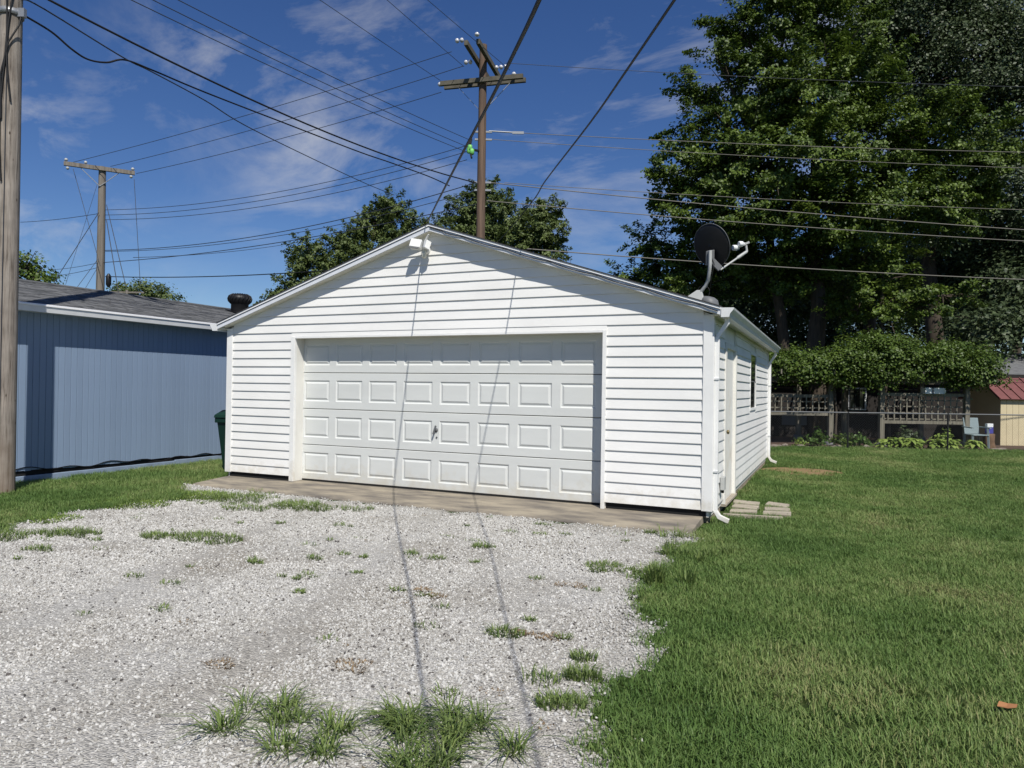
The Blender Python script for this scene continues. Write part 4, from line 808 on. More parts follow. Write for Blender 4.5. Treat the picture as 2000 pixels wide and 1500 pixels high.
v4 = 36.0; base = gnd(1990, v4)
tree('shade_tree', 'dark shaded tree filling the gap above the small red roofed shed', base, [(base, at(1985, 350, v4), 0.3, 0.1)],
     [bl(1990, 560, v4-6, 1.9, 1.6), bl(1930, 640, v4-8, 1.3, 0.8), bl(1900, 520, v4-2, 2.4, 1.8), bl(1820, 540, v4, 2.4, 2.0), bl(1980, 450, v4-4, 2.4, 2.0), bl(2040, 620, v4-8, 1.6, 1.2), bl(1700, 500, v4+2, 2.6, 2.2), bl(1580, 560, v4+3, 2.2, 2.0), bl(1450, 560, v4+3, 2.0, 1.8)], 'leaf_cotton', per=26, leaves=60, spread=0.4, size=0.17, shell=(0.4, 1.0))
for lb, vv, bb in (('background tree closing the gap left of the maple trunks', 42, ((1290, 600), (1350, 560), (1420, 600), (1460, 520), (1400, 660), (1480, 650))), ('background tree standing between the maple trunks', 44, ((1540, 600), (1600, 560), (1650, 620), (1560, 660), (1630, 670), (1520, 530))), ('background tree behind the young maple', 43, ((1730, 600), (1790, 550), (1850, 610), (1760, 660), (1880, 660), (1940, 600), (1900, 530)))):
    c = at(bb[0][0]+60, 620, vv); base = Vector((c.x, c.y, GZ))
    tree('background_tree', lb, base, [(base, c, 0.25, 0.1)], [bl(x, y, vv, 2.0, 1.5) for x, y in bb], 'leaf_cotton', per=14, leaves=70, spread=0.45, size=0.2, group='dark trees beyond the back yard', shell=(0.2, 1.05))
# a second tree row well beyond the back yard closes the view under the crowns
MIDG = 'trees behind the garage roof'
vm = 38.0
for nm, lb, blobs in (
    ('garden_tree', 'small bushy tree beyond the left slope of the garage roof', [bl(600, 490, vm, 1.0, 0.9), bl(585, 545, vm, 1.1, 1.2), bl(630, 560, vm, 1.2, 1.2), bl(545, 590, vm, 0.9, 0.8)]),
    ('garden_tree', 'round topped green tree left of the brown pole behind the garage', [bl(765, 415, vm+2, 1.3, 1.0), bl(720, 445, vm+2, 1.4, 1.1), bl(800, 460, vm+1, 1.4, 1.2), bl(680, 480, vm+1, 1.3, 1.0), bl(740, 520, vm, 1.9, 1.4), bl(660, 530, vm, 1.1, 1.2)]),
    ('garden_tree', 'broad green tree directly behind the brown pole', [bl(950, 390, vm+3, 1.4, 1.1), bl(910, 420, vm+3, 1.4, 1.2), bl(985, 430, vm+2, 1.5, 1.2), bl(870, 460, vm+2, 1.3, 0.9), bl(940, 480, vm+2, 2.0, 1.3), bl(850, 490, vm+2, 1.2, 0.9)]),
    ('garden_tree', 'green tree with upright crown right of the brown pole', [bl(1065, 415, vm+1, 1.1, 0.9), bl(1040, 455, vm, 1.3, 1.2), bl(1080, 455, vm, 0.8, 1.0), bl(1010, 480, vm, 1.2, 1.2), bl(1075, 495, vm, 0.9, 0.7)]),
    ):
    c = Vector(blobs[0][0]); base = Vector((c.x, c.y, GZ)); blobs = blobs+[((c.x+dx, c.y+dy, 3.4+dz), (1.7, 1.7, 1.4)) for dx, dy, dz in ((-0.9, 0.3, 0), (0.9, -0.2, 0.4), (0, 0.6, 1.4))]
    tree(nm, lb, base, [(base, c, 0.22, 0.07)], blobs, 'leaf_mid', per=44, leaves=90, spread=0.25, size=0.125, group=MIDG, shell=(0.3, 0.98), flat=0.6, spray=True, droop=0.05)
base = gnd(60, 30); tree('garden_tree', 'dark rounded tree beside the near grey pole behind the blue building', base, [(base, at(58, 530, 30), 0.2, 0.08)], [bl(50, 520, 30, 0.75, 0.6), bl(30, 535, 30, 0.9, 0.8), bl(75, 545, 30, 0.6, 0.5), bl(20, 560, 30, 1.0, 0.7)], 'leaf_maple', per=40, leaves=40, spread=0.18, size=0.13)
base = gnd(282, 70); tree('garden_tree', 'distant low tree top showing over the blue building ridge', base, [(base, at(282, 580, 70), 0.3, 0.1)], [bl(262, 567, 70, 1.5, 0.7), bl(292, 572, 70, 1.7, 0.9), bl(322, 584, 70, 1.3, 0.8), bl(240, 575, 70, 1.0, 0.7)], 'leaf_mid', per=18, leaves=40, spread=0.35, size=0.25)
base = gnd(1098, 42); b = MB(); R = empty('bare_shrub', base, 'leafless twigs poking up over the right slope of the garage roof', 'shrub')
for k in range(9):
    t_ = at(1082+rng.uniform(0, 34), 488+rng.uniform(0, 25), 42); b.tube([base+Vector((0, 0, 2.5)), base.lerp(t_, 0.75), t_], [0.05, 0.03, 0.008], 5)
b.tube([base, base+EZ*2.6], [0.08, 0.05], 6); b.build('branches', 'bark', R)

# ------------------------------------------------------------------ back yard: pergola with vine, fence, house, shed
PV = 21.5
PG = empty('pergola', yard(hu(1720, PV), PV, GZ), 'weathered timber pergola with lattice panels under a thick green vine', 'pergola')
def pbox(px0, px1, py0, py1, v, th, name, m, parent, bevel=0):
    xm = (px0+px1)/2; u0, u1 = hu(px0, v), hu(px1, v); z1, z0 = hz(xm, py0, v), hz(xm, py1, v)
    c = yard((u0+u1)/2, v, (z0+z1)/2); b = MB(); b.obox(c, ER*(u1-u0)/2, EF*th/2, EZ*(z1-z0)/2); return b.build(name, m, parent, bevel)
ztp = hz(1720, 742, PV)
for px in (1478, 1622.5, 1722, 1888):
    for dv in ((0, 2.4) if px != 1478 else (0,)):
        u = hu(px, PV); b = MB(); b.obox(yard(u, PV+dv, (GZ+ztp)/2), ER*0.07, EF*0.07, EZ*(ztp-GZ)/2); b.build('post', 'wood_post', PG, bevel=0.006)
        b = MB(); b.lathe([(0.001, 0.16), (0.14, 0.16), (0.17, 0.0), (0.17, -0.05)], yard(u, PV+dv, GZ), 14); b.build('footing', 'grey_dark', PG)
for dv in (-0.09, 0.09, 2.31, 2.49):
    b = MB(); b.bar(yard(hu(1470, PV), PV+dv, ztp+0.02), yard(hu(1945, PV), PV+dv, ztp+0.02), 0.04, 0.2); b.build('beam', 'wood_post', PG)
for i in range(14):
    u = hu(1480+i*34, PV); b = MB(); b.bar(yard(u, PV-0.5, ztp+0.2), yard(u, PV+2.9, ztp+0.2), 0.04, 0.14); b.build('rafter', 'wood_post', PG)
for (xa, xb, yt, yb_) in ((1482, 1618, 773, 808), (1727, 1883, 771, 825)):
    pbox(xa, xb, yt-3, yt+3, PV, 0.05, 'lattice_rail', 'wood_post', PG); pbox(xa, xb, yb_-3, yb_+3, PV, 0.05, 'lattice_rail', 'wood_post', PG)
    x = xa+8
    while x < xb-4: pbox(x-1.2, x+1.2, yt+3.1, yb_-3.1, PV-0.02, 0.012, 'lattice_slat', 'wood_post', PG); x += 12.2
    y = yt+11
    while y < yb_-6: pbox(xa, xb, y-1.2, y+1.2, PV+0.02, 0.012, 'lattice_slat', 'wood_post', PG); y += 12.2
# vine: lumpy mass on the rafters, trailing strands in front
VB = [bl(px, py, vv, w, h) for (px, py, vv, w, h) in ((1500, 712, 21.5, 0.6, 0.36), (1535, 710, 21.5, 0.6, 0.38), (1572, 712, 21.45, 0.62, 0.40), (1612, 712, 21.45, 0.65, 0.42), (1655, 704, 21.4, 0.7, 0.5), (1695, 692, 21.4, 0.7, 0.58), (1728, 690, 21.4, 0.65, 0.6), (1765, 702, 21.4, 0.65, 0.5), (1803, 705, 21.4, 0.62, 0.46), (1838, 702, 21.4, 0.62, 0.48), (1872, 704, 21.4, 0.62, 0.5), (1905, 712, 21.45, 0.6, 0.5), (1930, 728, 21.5, 0.36, 0.4), (1640, 730, 21.3, 0.45, 0.25), (1712, 730, 21.3, 0.5, 0.28), (1880, 735, 21.3, 0.4, 0.25), (1700, 678, 22.4, 1.1, 0.4), (1850, 692, 22.5, 1.2, 0.4), (1560, 700, 22.5, 1.2, 0.34))]
VN = empty('climbing_vine', yard(hu(1622, PV), PV-0.1, GZ), 'thick green climbing vine spilling over the pergola top', 'vine')
V, F, T = crown(VB, 150, 46, 0.13, 0.08, shell=(0.5, 1.05), up=0.5, droop=0.5); np_mesh('foliage', V, F, T, 'leaf_vine', VN)
b = MB(); u = hu(1628, PV); b.tube([yard(u, PV-0.12, GZ), yard(u+0.05, PV-0.1, 0.9), yard(u-0.03, PV-0.12, 1.6), yard(u+0.2, PV-0.05, ztp+0.2)], [0.04, 0.035, 0.03, 0.025], 8); b.build('stem', 'bark', VN)
# chain link fence
FVv = 20.0; FE = empty('chain_link_fence', yard(hu(1660, FVv), FVv, GZ), 'low chain link fence along the back of the lawn', 'fence')
zr = hz(1660, 806, FVv)
for px in (1480, 1657, 1852, 2047):
    b = MB(); b.tube([yard(hu(px, FVv), FVv, GZ-0.1), yard(hu(px, FVv), FVv, zr+0.03)], 0.024, 8); b.build('fence_post', 'black_metal', FE)
b = MB(); b.tube([yard(hu(1440, FVv), FVv, zr), yard(hu(2120, FVv), FVv, zr+0.005)], 0.018, 8); b.build('top_rail', 'grey_dark', FE)
b = MB(); u0, u1 = hu(1440, FVv), hu(2120, FVv); hgt = zr-GZ-0.02; st = 0.07; k = u0-hgt
while k < u1:
    for sgn in (1, -1):
        a, c = k, k+hgt; za, zc = (GZ+0.02, zr) if sgn > 0 else (zr, GZ+0.02)
        def cl(u): return za+(zc-za)*(u-a)/(c-a)
        ua, uc = max(a, u0), min(c, u1)
        if uc > ua:
            p, q = yard(ua, FVv-0.02+0.002*sgn, cl(ua)), yard(uc, FVv-0.02+0.002*sgn, cl(uc)); b.tube([p, q], 0.0009, 3, cap=False, smooth=False)
    k += st
o = b.build('chain_mesh', 'grey_dark', FE); o['kind'] = 'stuff'
# house behind
HV = 25.0; H = empty('house', yard(hu(1800, HV), HV, GZ), 'dark sided house behind the pergola with pale grey shingle roof', 'house')
zev = hz(1900, 731, HV)
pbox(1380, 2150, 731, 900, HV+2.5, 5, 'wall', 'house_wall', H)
ua, ub = hu(1300, HV), hu(2260, HV)
b = MB(); P = [yard(ua, HV-0.45, zev), yard(ub, HV-0.45, zev), yard(ub, HV+4, zev+1.0), yard(ua, HV+4, zev+1.0), yard(ub, HV+9, zev-0.2), yard(ua, HV+9, zev-0.2)]
b.poly(P, [(0, 1, 2, 3), (3, 2, 4, 5)]); b.build('roof', 'shingle_light', H)
b = MB(); b.bar(yard(ua, HV-0.46, zev-0.08), yard(ub, HV-0.46, zev-0.08), 0.03, 0.14); b.build('eave_fascia', 'house_wall', H)
W = pbox(1657, 1692, 757, 801, HV-0.02, 0.05, 'window', 'plastic_white', H); pbox(1660, 1689, 760, 798, HV-0.05, 0.012, 'pane', 'glass', W)
for i in range(4): pbox(1660+i*9.2, 1661.2+i*9.2, 758, 800, HV-0.08, 0.012, 'grille_bar', 'black_metal', W)
for y in (762, 779, 796): pbox(1657, 1692, y, y+1.4, HV-0.095, 0.012, 'grille_bar', 'black_metal', W)
pbox(1528, 1576, 812, 830, HV-0.02, 0.05, 'basement_window', 'grey_dark', H)
pbox(1893, 1925, 772, 878, HV-0.02, 0.05, 'house_door', 'wood_arm', H)
# white box on the lattice rail
WBX = pbox(1803, 1843, 757.5, 769.5, PV-0.02, 0.25, 'window_box', 'plastic_white', None, 0.01); tag(WBX, 'small white planter box sitting on the pergola lattice rail', 'planter box')
pbox(1821, 1824, 757, 770, PV-0.155, 0.01, 'divider', 'grey_dark', WBX)
# small shed
SV = 22.3; S = empty('garden_shed', yard(hu(1990, SV), SV, GZ), 'small cream garden shed with red metal roof behind the chain link fence', 'shed')
u0, u1 = hu(1954, SV), hu(2120, SV); ze = hz(1980, 779, SV)
b = MB(); b.obox(yard((u0+u1)/2, SV+0.9, (GZ+ze)/2), ER*(u1-u0)/2, EF*0.9, EZ*(ze-GZ)/2); b.build('wall', 'cream', S)
nb = 14
for i in range(nb):
    ua_ = u0+(u1-u0)*i/nb; b = MB(); b.obox(yard(ua_+(u1-u0)/nb/2, SV-0.008, (GZ+ze)/2), ER*((u1-u0)/nb/2-0.004), EF*0.008, EZ*(ze-GZ)/2*0.995); b.build('wall_board', 'cream', S)
zrg = hz(1960, 738, SV+0.9)
b = MB(); P = [yard(u0-0.12, SV-0.15, ze-0.01), yard(u1+0.1, SV-0.15, ze-0.01), yard(u1+0.1, SV+0.9, zrg), yard(u0-0.12, SV+0.9, zrg), yard(u1+0.1, SV+1.95, ze-0.01), yard(u0-0.12, SV+1.95, ze-0.01)]
b.poly(P, [(0, 1, 2, 3), (3, 2, 4, 5)]); Rr = b.build('roof', 'red_roof', S); sd_ = Rr.modifiers.new('solid', 'SOLIDIFY'); sd_.thickness = 0.03
for i in range(9):
    u = u0-0.1+i*0.33; b = MB(); b.bar(yard(u, SV-0.15, ze+0.012), yard(u, SV+0.9, zrg+0.022), 0.03, 0.02); b.build('roof_rib', 'red_roof', Rr)
b = MB(); b.poly([yard(u0-0.002, SV, ze-0.02), yard(u0-0.002, SV+1.8, ze-0.02), yard(u0-0.002, SV+0.9, zrg-0.03)], [(0, 1, 2)]); b.build('gable', 'cream', S)
# lawn chair, stump with box
CV = 21.2; CH = empty('lawn_chair', yard(hu(1908, CV), CV, GZ), 'grey plastic lawn chair standing by the garden shed', 'chair'); uc = hu(1908, CV)
for (du, dv, h) in ((-0.24, -0.2, 0.42), (0.24, -0.2, 0.60), (-0.22, 0.24, 0.42), (0.22, 0.24, 0.42)):
    b = MB(); b.bar(yard(uc+du, CV+dv, GZ), yard(uc+du*0.92, CV+dv*0.9, GZ+h), 0.05, 0.05); b.build('leg', 'plastic_grey', CH)
b = MB(); b.obox(yard(uc, CV, GZ+0.40), ER*0.24, EF*0.23, EZ*0.018); b.build('seat', 'plastic_grey', CH, bevel=0.008)
b = MB(); b.obox(yard(uc, CV+0.25, GZ+0.66), ER*0.23, (EF*0.012), (EZ*0.24+EF*0.05)); b.build('backrest', 'plastic_grey', CH, bevel=0.01)
for s_ in (-1, 1): b = MB(); b.bar(yard(uc+s_*0.26, CV-0.24, GZ+0.61), yard(uc+s_*0.26, CV+0.25, GZ+0.63), 0.055, 0.03); b.build('armrest', 'plastic_grey', CH)
us = hu(1932, CV); b = MB(); b.lathe([(0.001, 0.44), (0.14, 0.44), (0.165, 0.42), (0.15, 0.2), (0.18, 0.05), (0.20, -0.03)], yard(us, CV, GZ), 14); tag(b.build('tree_stump', 'stump'), 'brown cut tree stump beside the lawn chair', 'stump')
o = MB().obox(yard(us+0.01, CV, GZ+0.54), ER*0.09, EF*0.06, EZ*0.095).build('storage_box', 'box_blue', None, 0.006); tag(o, 'small blue box with white lid standing on the stump', 'box'); MB().obox(yard(us+0.01, CV, GZ+0.69), ER*0.085, EF*0.058, EZ*0.052).build('lid', 'plastic_white', o)
# hostas and shrubs
def rosette(name, label, cat, c, R_, n, L_, W_, h, lm, group=None):
    Vv = []; Ff = []; Tt = []
    for i in range(n):
        a = rng.uniform(0, 6.283); el = rng.uniform(0.15, 1.1); l = L_*rng.uniform(0.7, 1.2); w = W_*rng.uniform(0.8, 1.2); d = np.array([math.cos(a), math.sin(a), 0]); s_ = np.array([-d[1], d[0], 0])
        o0 = np.array(c)+d*R_*rng.uniform(0, 0.6)+np.array([0, 0, h*rng.uniform(0.2, 1)]); k = len(Vv)
        for t, ww in ((0, 0.15), (0.35, 1.0), (0.7, 0.8), (1.0, 0.05)):
            p = o0+d*l*t*math.cos(el*(1-0.3*t))+np.array([0, 0, l*(t*math.sin(el)-0.75*t*t)]); Vv += [p+s_*w*ww/2+[0, 0, 0.02*ww], p-s_*w*ww/2+[0, 0, 0.02*ww]]
        Ff += [(k, k+1, k+3, k+2), (k+2, k+3, k+5, k+4), (k+4, k+5, k+7, k+6)]; Tt += [np.clip(rng.normal(0.5, 0.22), 0, 1)]*8
    o = np_mesh(name, Vv, Ff, Tt, lm); return tag(o, label, cat, group)
HO = 'hostas under the pergola lattice'
for i, px in enumerate((1738, 1758, 1778, 1799, 1822, 1846, 1868, 1898)):
    p = yard(hu(px, 20.7), 20.7+rng.uniform(-0.15, 0.25), GZ); rosette('hosta', 'yellow green hosta in the bed below the pergola lattice', 'plant', tuple(p), 0.2, 46, 0.27, 0.13, 0.24, 'leaf_hosta', HO)
SHG = 'leafy shrubs between the pergola posts'
for (px, vv, w, h, lb, lm) in ((1595, 20.9, 0.30, 0.26, 'round leafy shrub left of the pergola middle post', 'leaf_shrub'), (1562, 21.0, 0.15, 0.15, 'little yellow green shrub beside stones near the garage back corner', 'leaf_hosta'), (1645, 20.9, 0.28, 0.20, 'dark green shrub right of the first pergola post', 'leaf_vine'), (1680, 20.8, 0.30, 0.22, 'low spreading shrub before the barred window', 'leaf_shrub'), (1770, 21.2, 0.3, 0.3, 'grey green shrub behind the hostas', 'leaf_cotton'), (1842, 21.3, 0.25, 0.3, 'yellowish shrub behind the hostas by the white box', 'leaf_hosta')):
    c = yard(hu(px, vv), vv, GZ+h); R = empty('shrub', yard(hu(px, vv), vv, GZ), lb, 'shrub', SHG)
    V, F, T = crown([(tuple(c), (w, w, h)), (tuple(c+ER*w*0.5-EZ*h*0.3), (w*0.6, w*0.6, h*0.6))], 420, 9, 0.06, 0.085, shell=(0.2, 1.0)); np_mesh('foliage', V, F, T, lm, R)
    b = MB(); b.tube([yard(hu(px, vv), vv, GZ-0.03), c], [0.02, 0.01], 6); b.build('stem', 'bark', R)
for i, px in enumerate((1512, 1524, 1540, 1566, 1640, 1700, 1948, 1962)):
    b = MB(); p = yard(hu(px, 20.35), 20.35+0.1*(i % 3), GZ+0.03); bm = bmesh.new(); bmesh.ops.create_icosphere(bm, subdivisions=2, radius=1)
    sx, sy, sz = rng.uniform(0.08, 0.16), rng.uniform(0.07, 0.12), rng.uniform(0.04, 0.08)
    for q in bm.verts: q.co = Vector((q.co.x*sx, q.co.y*sy, q.co.z*sz))*(1+0.3*mnoise.noise(q.co*2+Vector((i*3, 0, 0))))
    me = bpy.data.meshes.new('edging_stone'); bm.to_mesh(me); bm.free(); o = link('edging_stone', me, 'rock'); o.location = p; tag(o, 'brown edging stone at the mulch bed behind the lawn', 'stone', 'edging stones along the mulch bed')

# ------------------------------------------------------------------ loose stones, grass, weeds
def hidden_mesh_obj(name, V, F, tint, material, coll):
    me = bpy.data.meshes.new(name); me.from_pydata([tuple(v) for v in V], [], F)
    if tint is not None: a = me.attributes.new('tint', 'FLOAT', 'POINT'); a.data.foreach_set('value', np.asarray(tint, np.float32))
    me.materials.append(MATS[material]); o = bpy.data.objects.new(name, me); coll.objects.link(o); return o
def scatter(name, pts, rots, scales, coll, mname):
    me = bpy.data.meshes.new(name); me.vertices.add(len(pts)); me.vertices.foreach_set('co', np.asarray(pts, np.float32).ravel())
    a = me.attributes.new('rot', 'FLOAT_VECTOR', 'POINT'); a.data.foreach_set('vector', np.asarray(rots, np.float32).ravel())
    a = me.attributes.new('scl', 'FLOAT_VECTOR', 'POINT'); a.data.foreach_set('vector', np.asarray(scales, np.float32).ravel())
    me.update(); me.materials.append(MATS[mname]); o = bpy.data.objects.new(name, me); COL.objects.link(o)
    ng = bpy.data.node_groups.new(name+'_nodes', 'GeometryNodeTree'); ng.interface.new_socket('Geometry', in_out='INPUT', socket_type='NodeSocketGeometry'); ng.interface.new_socket('Geometry', in_out='OUTPUT', socket_type='NodeSocketGeometry')
    gi = N(ng, 'NodeGroupInput'); go = N(ng, 'NodeGroupOutput'); ci = N(ng, 'GeometryNodeCollectionInfo'); ci.inputs['Collection'].default_value = coll; ci.inputs['Separate Children'].default_value = True; ci.inputs['Reset Children'].default_value = True
    ip = N(ng, 'GeometryNodeInstanceOnPoints'); ip.inputs['Pick Instance'].default_value = True
    ra = N(ng, 'GeometryNodeInputNamedAttribute', data_type='FLOAT_VECTOR'); ra.inputs['Name'].default_value = 'rot'; sa = N(ng, 'GeometryNodeInputNamedAttribute', data_type='FLOAT_VECTOR'); sa.inputs['Name'].default_value = 'scl'
    L(ng, gi.outputs[0], ip.inputs['Points']); L(ng, ci.outputs[0], ip.inputs['Instance']); L(ng, ra.outputs['Attribute'], ip.inputs['Rotation']); L(ng, sa.outputs['Attribute'], ip.inputs['Scale']); L(ng, ip.outputs[0], go.inputs[0])
    md = o.modifiers.new('scatter', 'NODES'); md.node_group = ng; return o
gcol = bpy.data.collections.new('stone_shapes')
for k in range(6):
    bm = bmesh.new(); bmesh.ops.create_icosphere(bm, subdivisions=1, radius=1)
    for q in bm.verts: q.co = Vector((q.co.x, q.co.y*rng.uniform(0.6, 0.95), q.co.z*0.62))*(1+rng.uniform(-0.25, 0.25))
    me = bpy.data.meshes.new('stone'); bm.to_mesh(me); bm.free(); me.materials.append(MATS['stone']); o = bpy.data.objects.new('stone', me); gcol.objects.link(o)
def vis_w(x, y):                     # inside the picture (with margin) and how far along the view
    d = (x-CAM.x)*EF.x+(y-CAM.y)*EF.y; u = (x-CAM.x)*ER.x+(y-CAM.y)*ER.y; return d, u
pts = []; rots = []; scl = []
cand = rng.uniform((-3.5, -8.2), (8.8, -0.7), (360000, 2))
for x, y in cand:
    d, u = vis_w(x, y)
    if d < 0.4 or abs(u) > d*0.9+0.8: continue
    if d > 6 and rng.random() > (6/d)**0.8: continue
    g = gmask(x, y)
    if g < -0.05: continue
    if g < 0.25 and rng.random() > 0.35+g*2.2: continue
    bare = fbm(x, y, 0.8, 11.0)
    track = min(abs(x+0.30*y-2.6), abs(x+0.30*y-4.3))          # two worn wheel tracks leading to the door
    if bare > 0.12 and rng.random() < 0.55: continue
    if track < 0.28 and rng.random() < 0.6*(1-track/0.28)+0.15: continue
    s = rng.choice((0.005, 0.007, 0.009, 0.012), p=(0.34, 0.36, 0.24, 0.06))*rng.uniform(0.8, 1.25)*(1.0 if d < 6 else 1.15)
    pts.append((x, y, GZ+0.016+max(0, gheight(x, y))+s*0.15)); rots.append(rng.uniform(0, 6.283, 3)*np.array([0.15, 0.15, 1])); scl.append((s, s, s))
o = scatter('gravel_stones', pts, rots, scl, gcol, 'stone'); tag(o, 'loose pale crushed limestone covering the driveway', 'gravel', kind='stuff')
print('stones', len(pts))

tcol = bpy.data.collections.new('grass_tufts')
def tuft(n, rad, h, w, lean):
    V = []; F = []; T = []
    for i in range(n):
        a = rng.uniform(0, 6.283); r_ = rad*math.sqrt(rng.random()); x, y = r_*math.cos(a), r_*math.sin(a); hh = h*rng.uniform(0.55, 1.2); d = rng.uniform(0, 6.283); ln = lean*rng.uniform(0.2, 1.3)*hh; ww = w*rng.uniform(0.7, 1.3)
        dx, dy = math.cos(d)*ln, math.sin(d)*ln; sx, sy = -math.sin(d)*ww/2, math.cos(d)*ww/2; k = len(V)
        V += [(x-sx, y-sy, -0.01), (x+sx, y+sy, -0.01), (x+dx*0.35-sx*0.8, y+dy*0.35-sy*0.8, hh*0.6), (x+dx*0.35+sx*0.8, y+dy*0.35+sy*0.8, hh*0.6), (x+dx, y+dy, hh*0.95)]
        F += [(k, k+1, k+3, k+2), (k+2, k+3, k+4)]; T += [np.clip(rng.normal(0.4, 0.25), 0, 1)]*5
    return V, F, T
for k in range(6): hidden_mesh_obj('grass_tuft', *tuft(48, 0.11, 0.046, 0.0056, 1.1), 'grass_blade', tcol)
def keep_lawn(x, y):
    if gmask(x, y) > 0.02: return False
    if -0.02 < x < 7.72 and -0.76 < y < DEP+0.02: return False
    if x < BX+0.03 and y > BY0: return False
    if 7.7 < x < 8.52 and 0.88 < y < 1.98: return rng.random() < (0.5 if (8.09 < x < 8.18 or 1.12 < y < 1.28 or 1.54 < y < 1.70) else 0.06)
    if ((x-8.45)/0.85)**2+((y-6.75)/0.75)**2 < 1+0.4*fbm(x, y, 5, 9): return rng.random() < 0.12
    return True
pts = []; rots = []; scl = []
def add_lawn(x0, x1, y0, y1, dens):
    n = int((x1-x0)*(y1-y0)*dens)
    for x, y in rng.uniform((x0, y0), (x1, y1), (n, 2)):
        d, u = vis_w(x, y)
        if d < -1.0 or u < -d*0.85-0.6 or u > max(d, 0)*1.1+2.2 or d > 20.3: continue
        if d > 8 and rng.random() > max(0.45, 8/d): continue
        if not keep_lawn(x, y): continue
        s = 1.0 if d < 8 else 1.0+0.035*(d-8); hgt = s*(1.0+0.35*fbm(x, y, 1.1, 2.0))*rng.uniform(0.8, 1.2)
        if x < 3: hgt *= 1.5
        pts.append((x, y, GZ+0.002)); rots.append((rng.normal(0, 0.08), rng.normal(0, 0.08), rng.uniform(0, 6.283))); scl.append((s, s, hgt))
add_lawn(7.4, 14.5, -8.5, 0, 210); add_lawn(7.69, 24, 0, 14, 130); add_lawn(5.5, 24, 7.9, 20, 100); add_lawn(-3.0, 2.2, -5.2, 3.5, 190)
o = scatter('lawn_grass', pts, rots, scl, tcol, 'grass_blade'); tag(o, 'mown green lawn grass beside and behind the garage', 'grass', kind='stuff')
print('tufts', len(pts))

def weed_geo(x, y, R_, h, n, w=0.006, lean=1.0, flat=False):
    V = []; F = []; T = []; tries = 0
    cen = [(x, y)] if h < 0.08 else [(x+rng.normal(0, R_*0.62)*1.15, y+rng.normal(0, R_*0.62)*0.8) for _ in range(int(R_*30))]
    while len(V) < n*6 and tries < n*6:
        tries += 1; a = rng.uniform(0, 6.283)
        if h >= 0.08:
            cx, cy = cen[rng.integers(len(cen))]; r_ = 0.06*rng.random()**0.7; px, py = cx+r_*math.cos(a), cy+r_*math.sin(a)
        else:
            r_ = R_*math.sqrt(rng.random()); px, py = x+r_*math.cos(a)*1.25, y+r_*math.sin(a)*0.8
            if 0.45*fbm(px, py, 1.2/R_*0.6, 4.0)+0.35*fbm(px, py, 9, 6.0) < -0.32+0.55*(r_/R_)**2: continue
        hh = h*rng.uniform(0.25, 1.25); d = a+rng.normal(0, 1.3); ln = lean*hh*rng.uniform(0.1, 1.4)
        ww = w*rng.uniform(0.7, 1.4); dx, dy = math.cos(d)*ln, math.sin(d)*ln; sx, sy = -math.sin(d)*ww/2, math.cos(d)*ww/2; k = len(V); z = GZ+0.010
        tp = 0.62 if lean > 1.4 else 0.9
        V += [(px-sx, py-sy, z), (px+sx, py+sy, z), (px+dx*0.4-sx, py+dy*0.4-sy, z+hh*0.65), (px+dx*0.4+sx, py+dy*0.4+sy, z+hh*0.65), (px+dx-sx*.1, py+dy-sy*.1, z+hh*tp), (px+dx+sx*.1, py+dy+sy*.1, z+hh*tp)]
        F += [(k, k+1, k+3, k+2), (k+2, k+3, k+5, k+4)]; T += [np.clip(rng.normal(0.5, 0.25), 0, 1)]*6
    return V, F, T
def weed(name, label, x, y, R_, h, n, lm='weed', group='weeds growing through the gravel', w=0.006, lean=1.0):
    V, F, T = weed_geo(x, y, R_, h, n, w, lean); o = np_mesh(name, V, F, T, lm); return tag(o, label, 'weed', group)
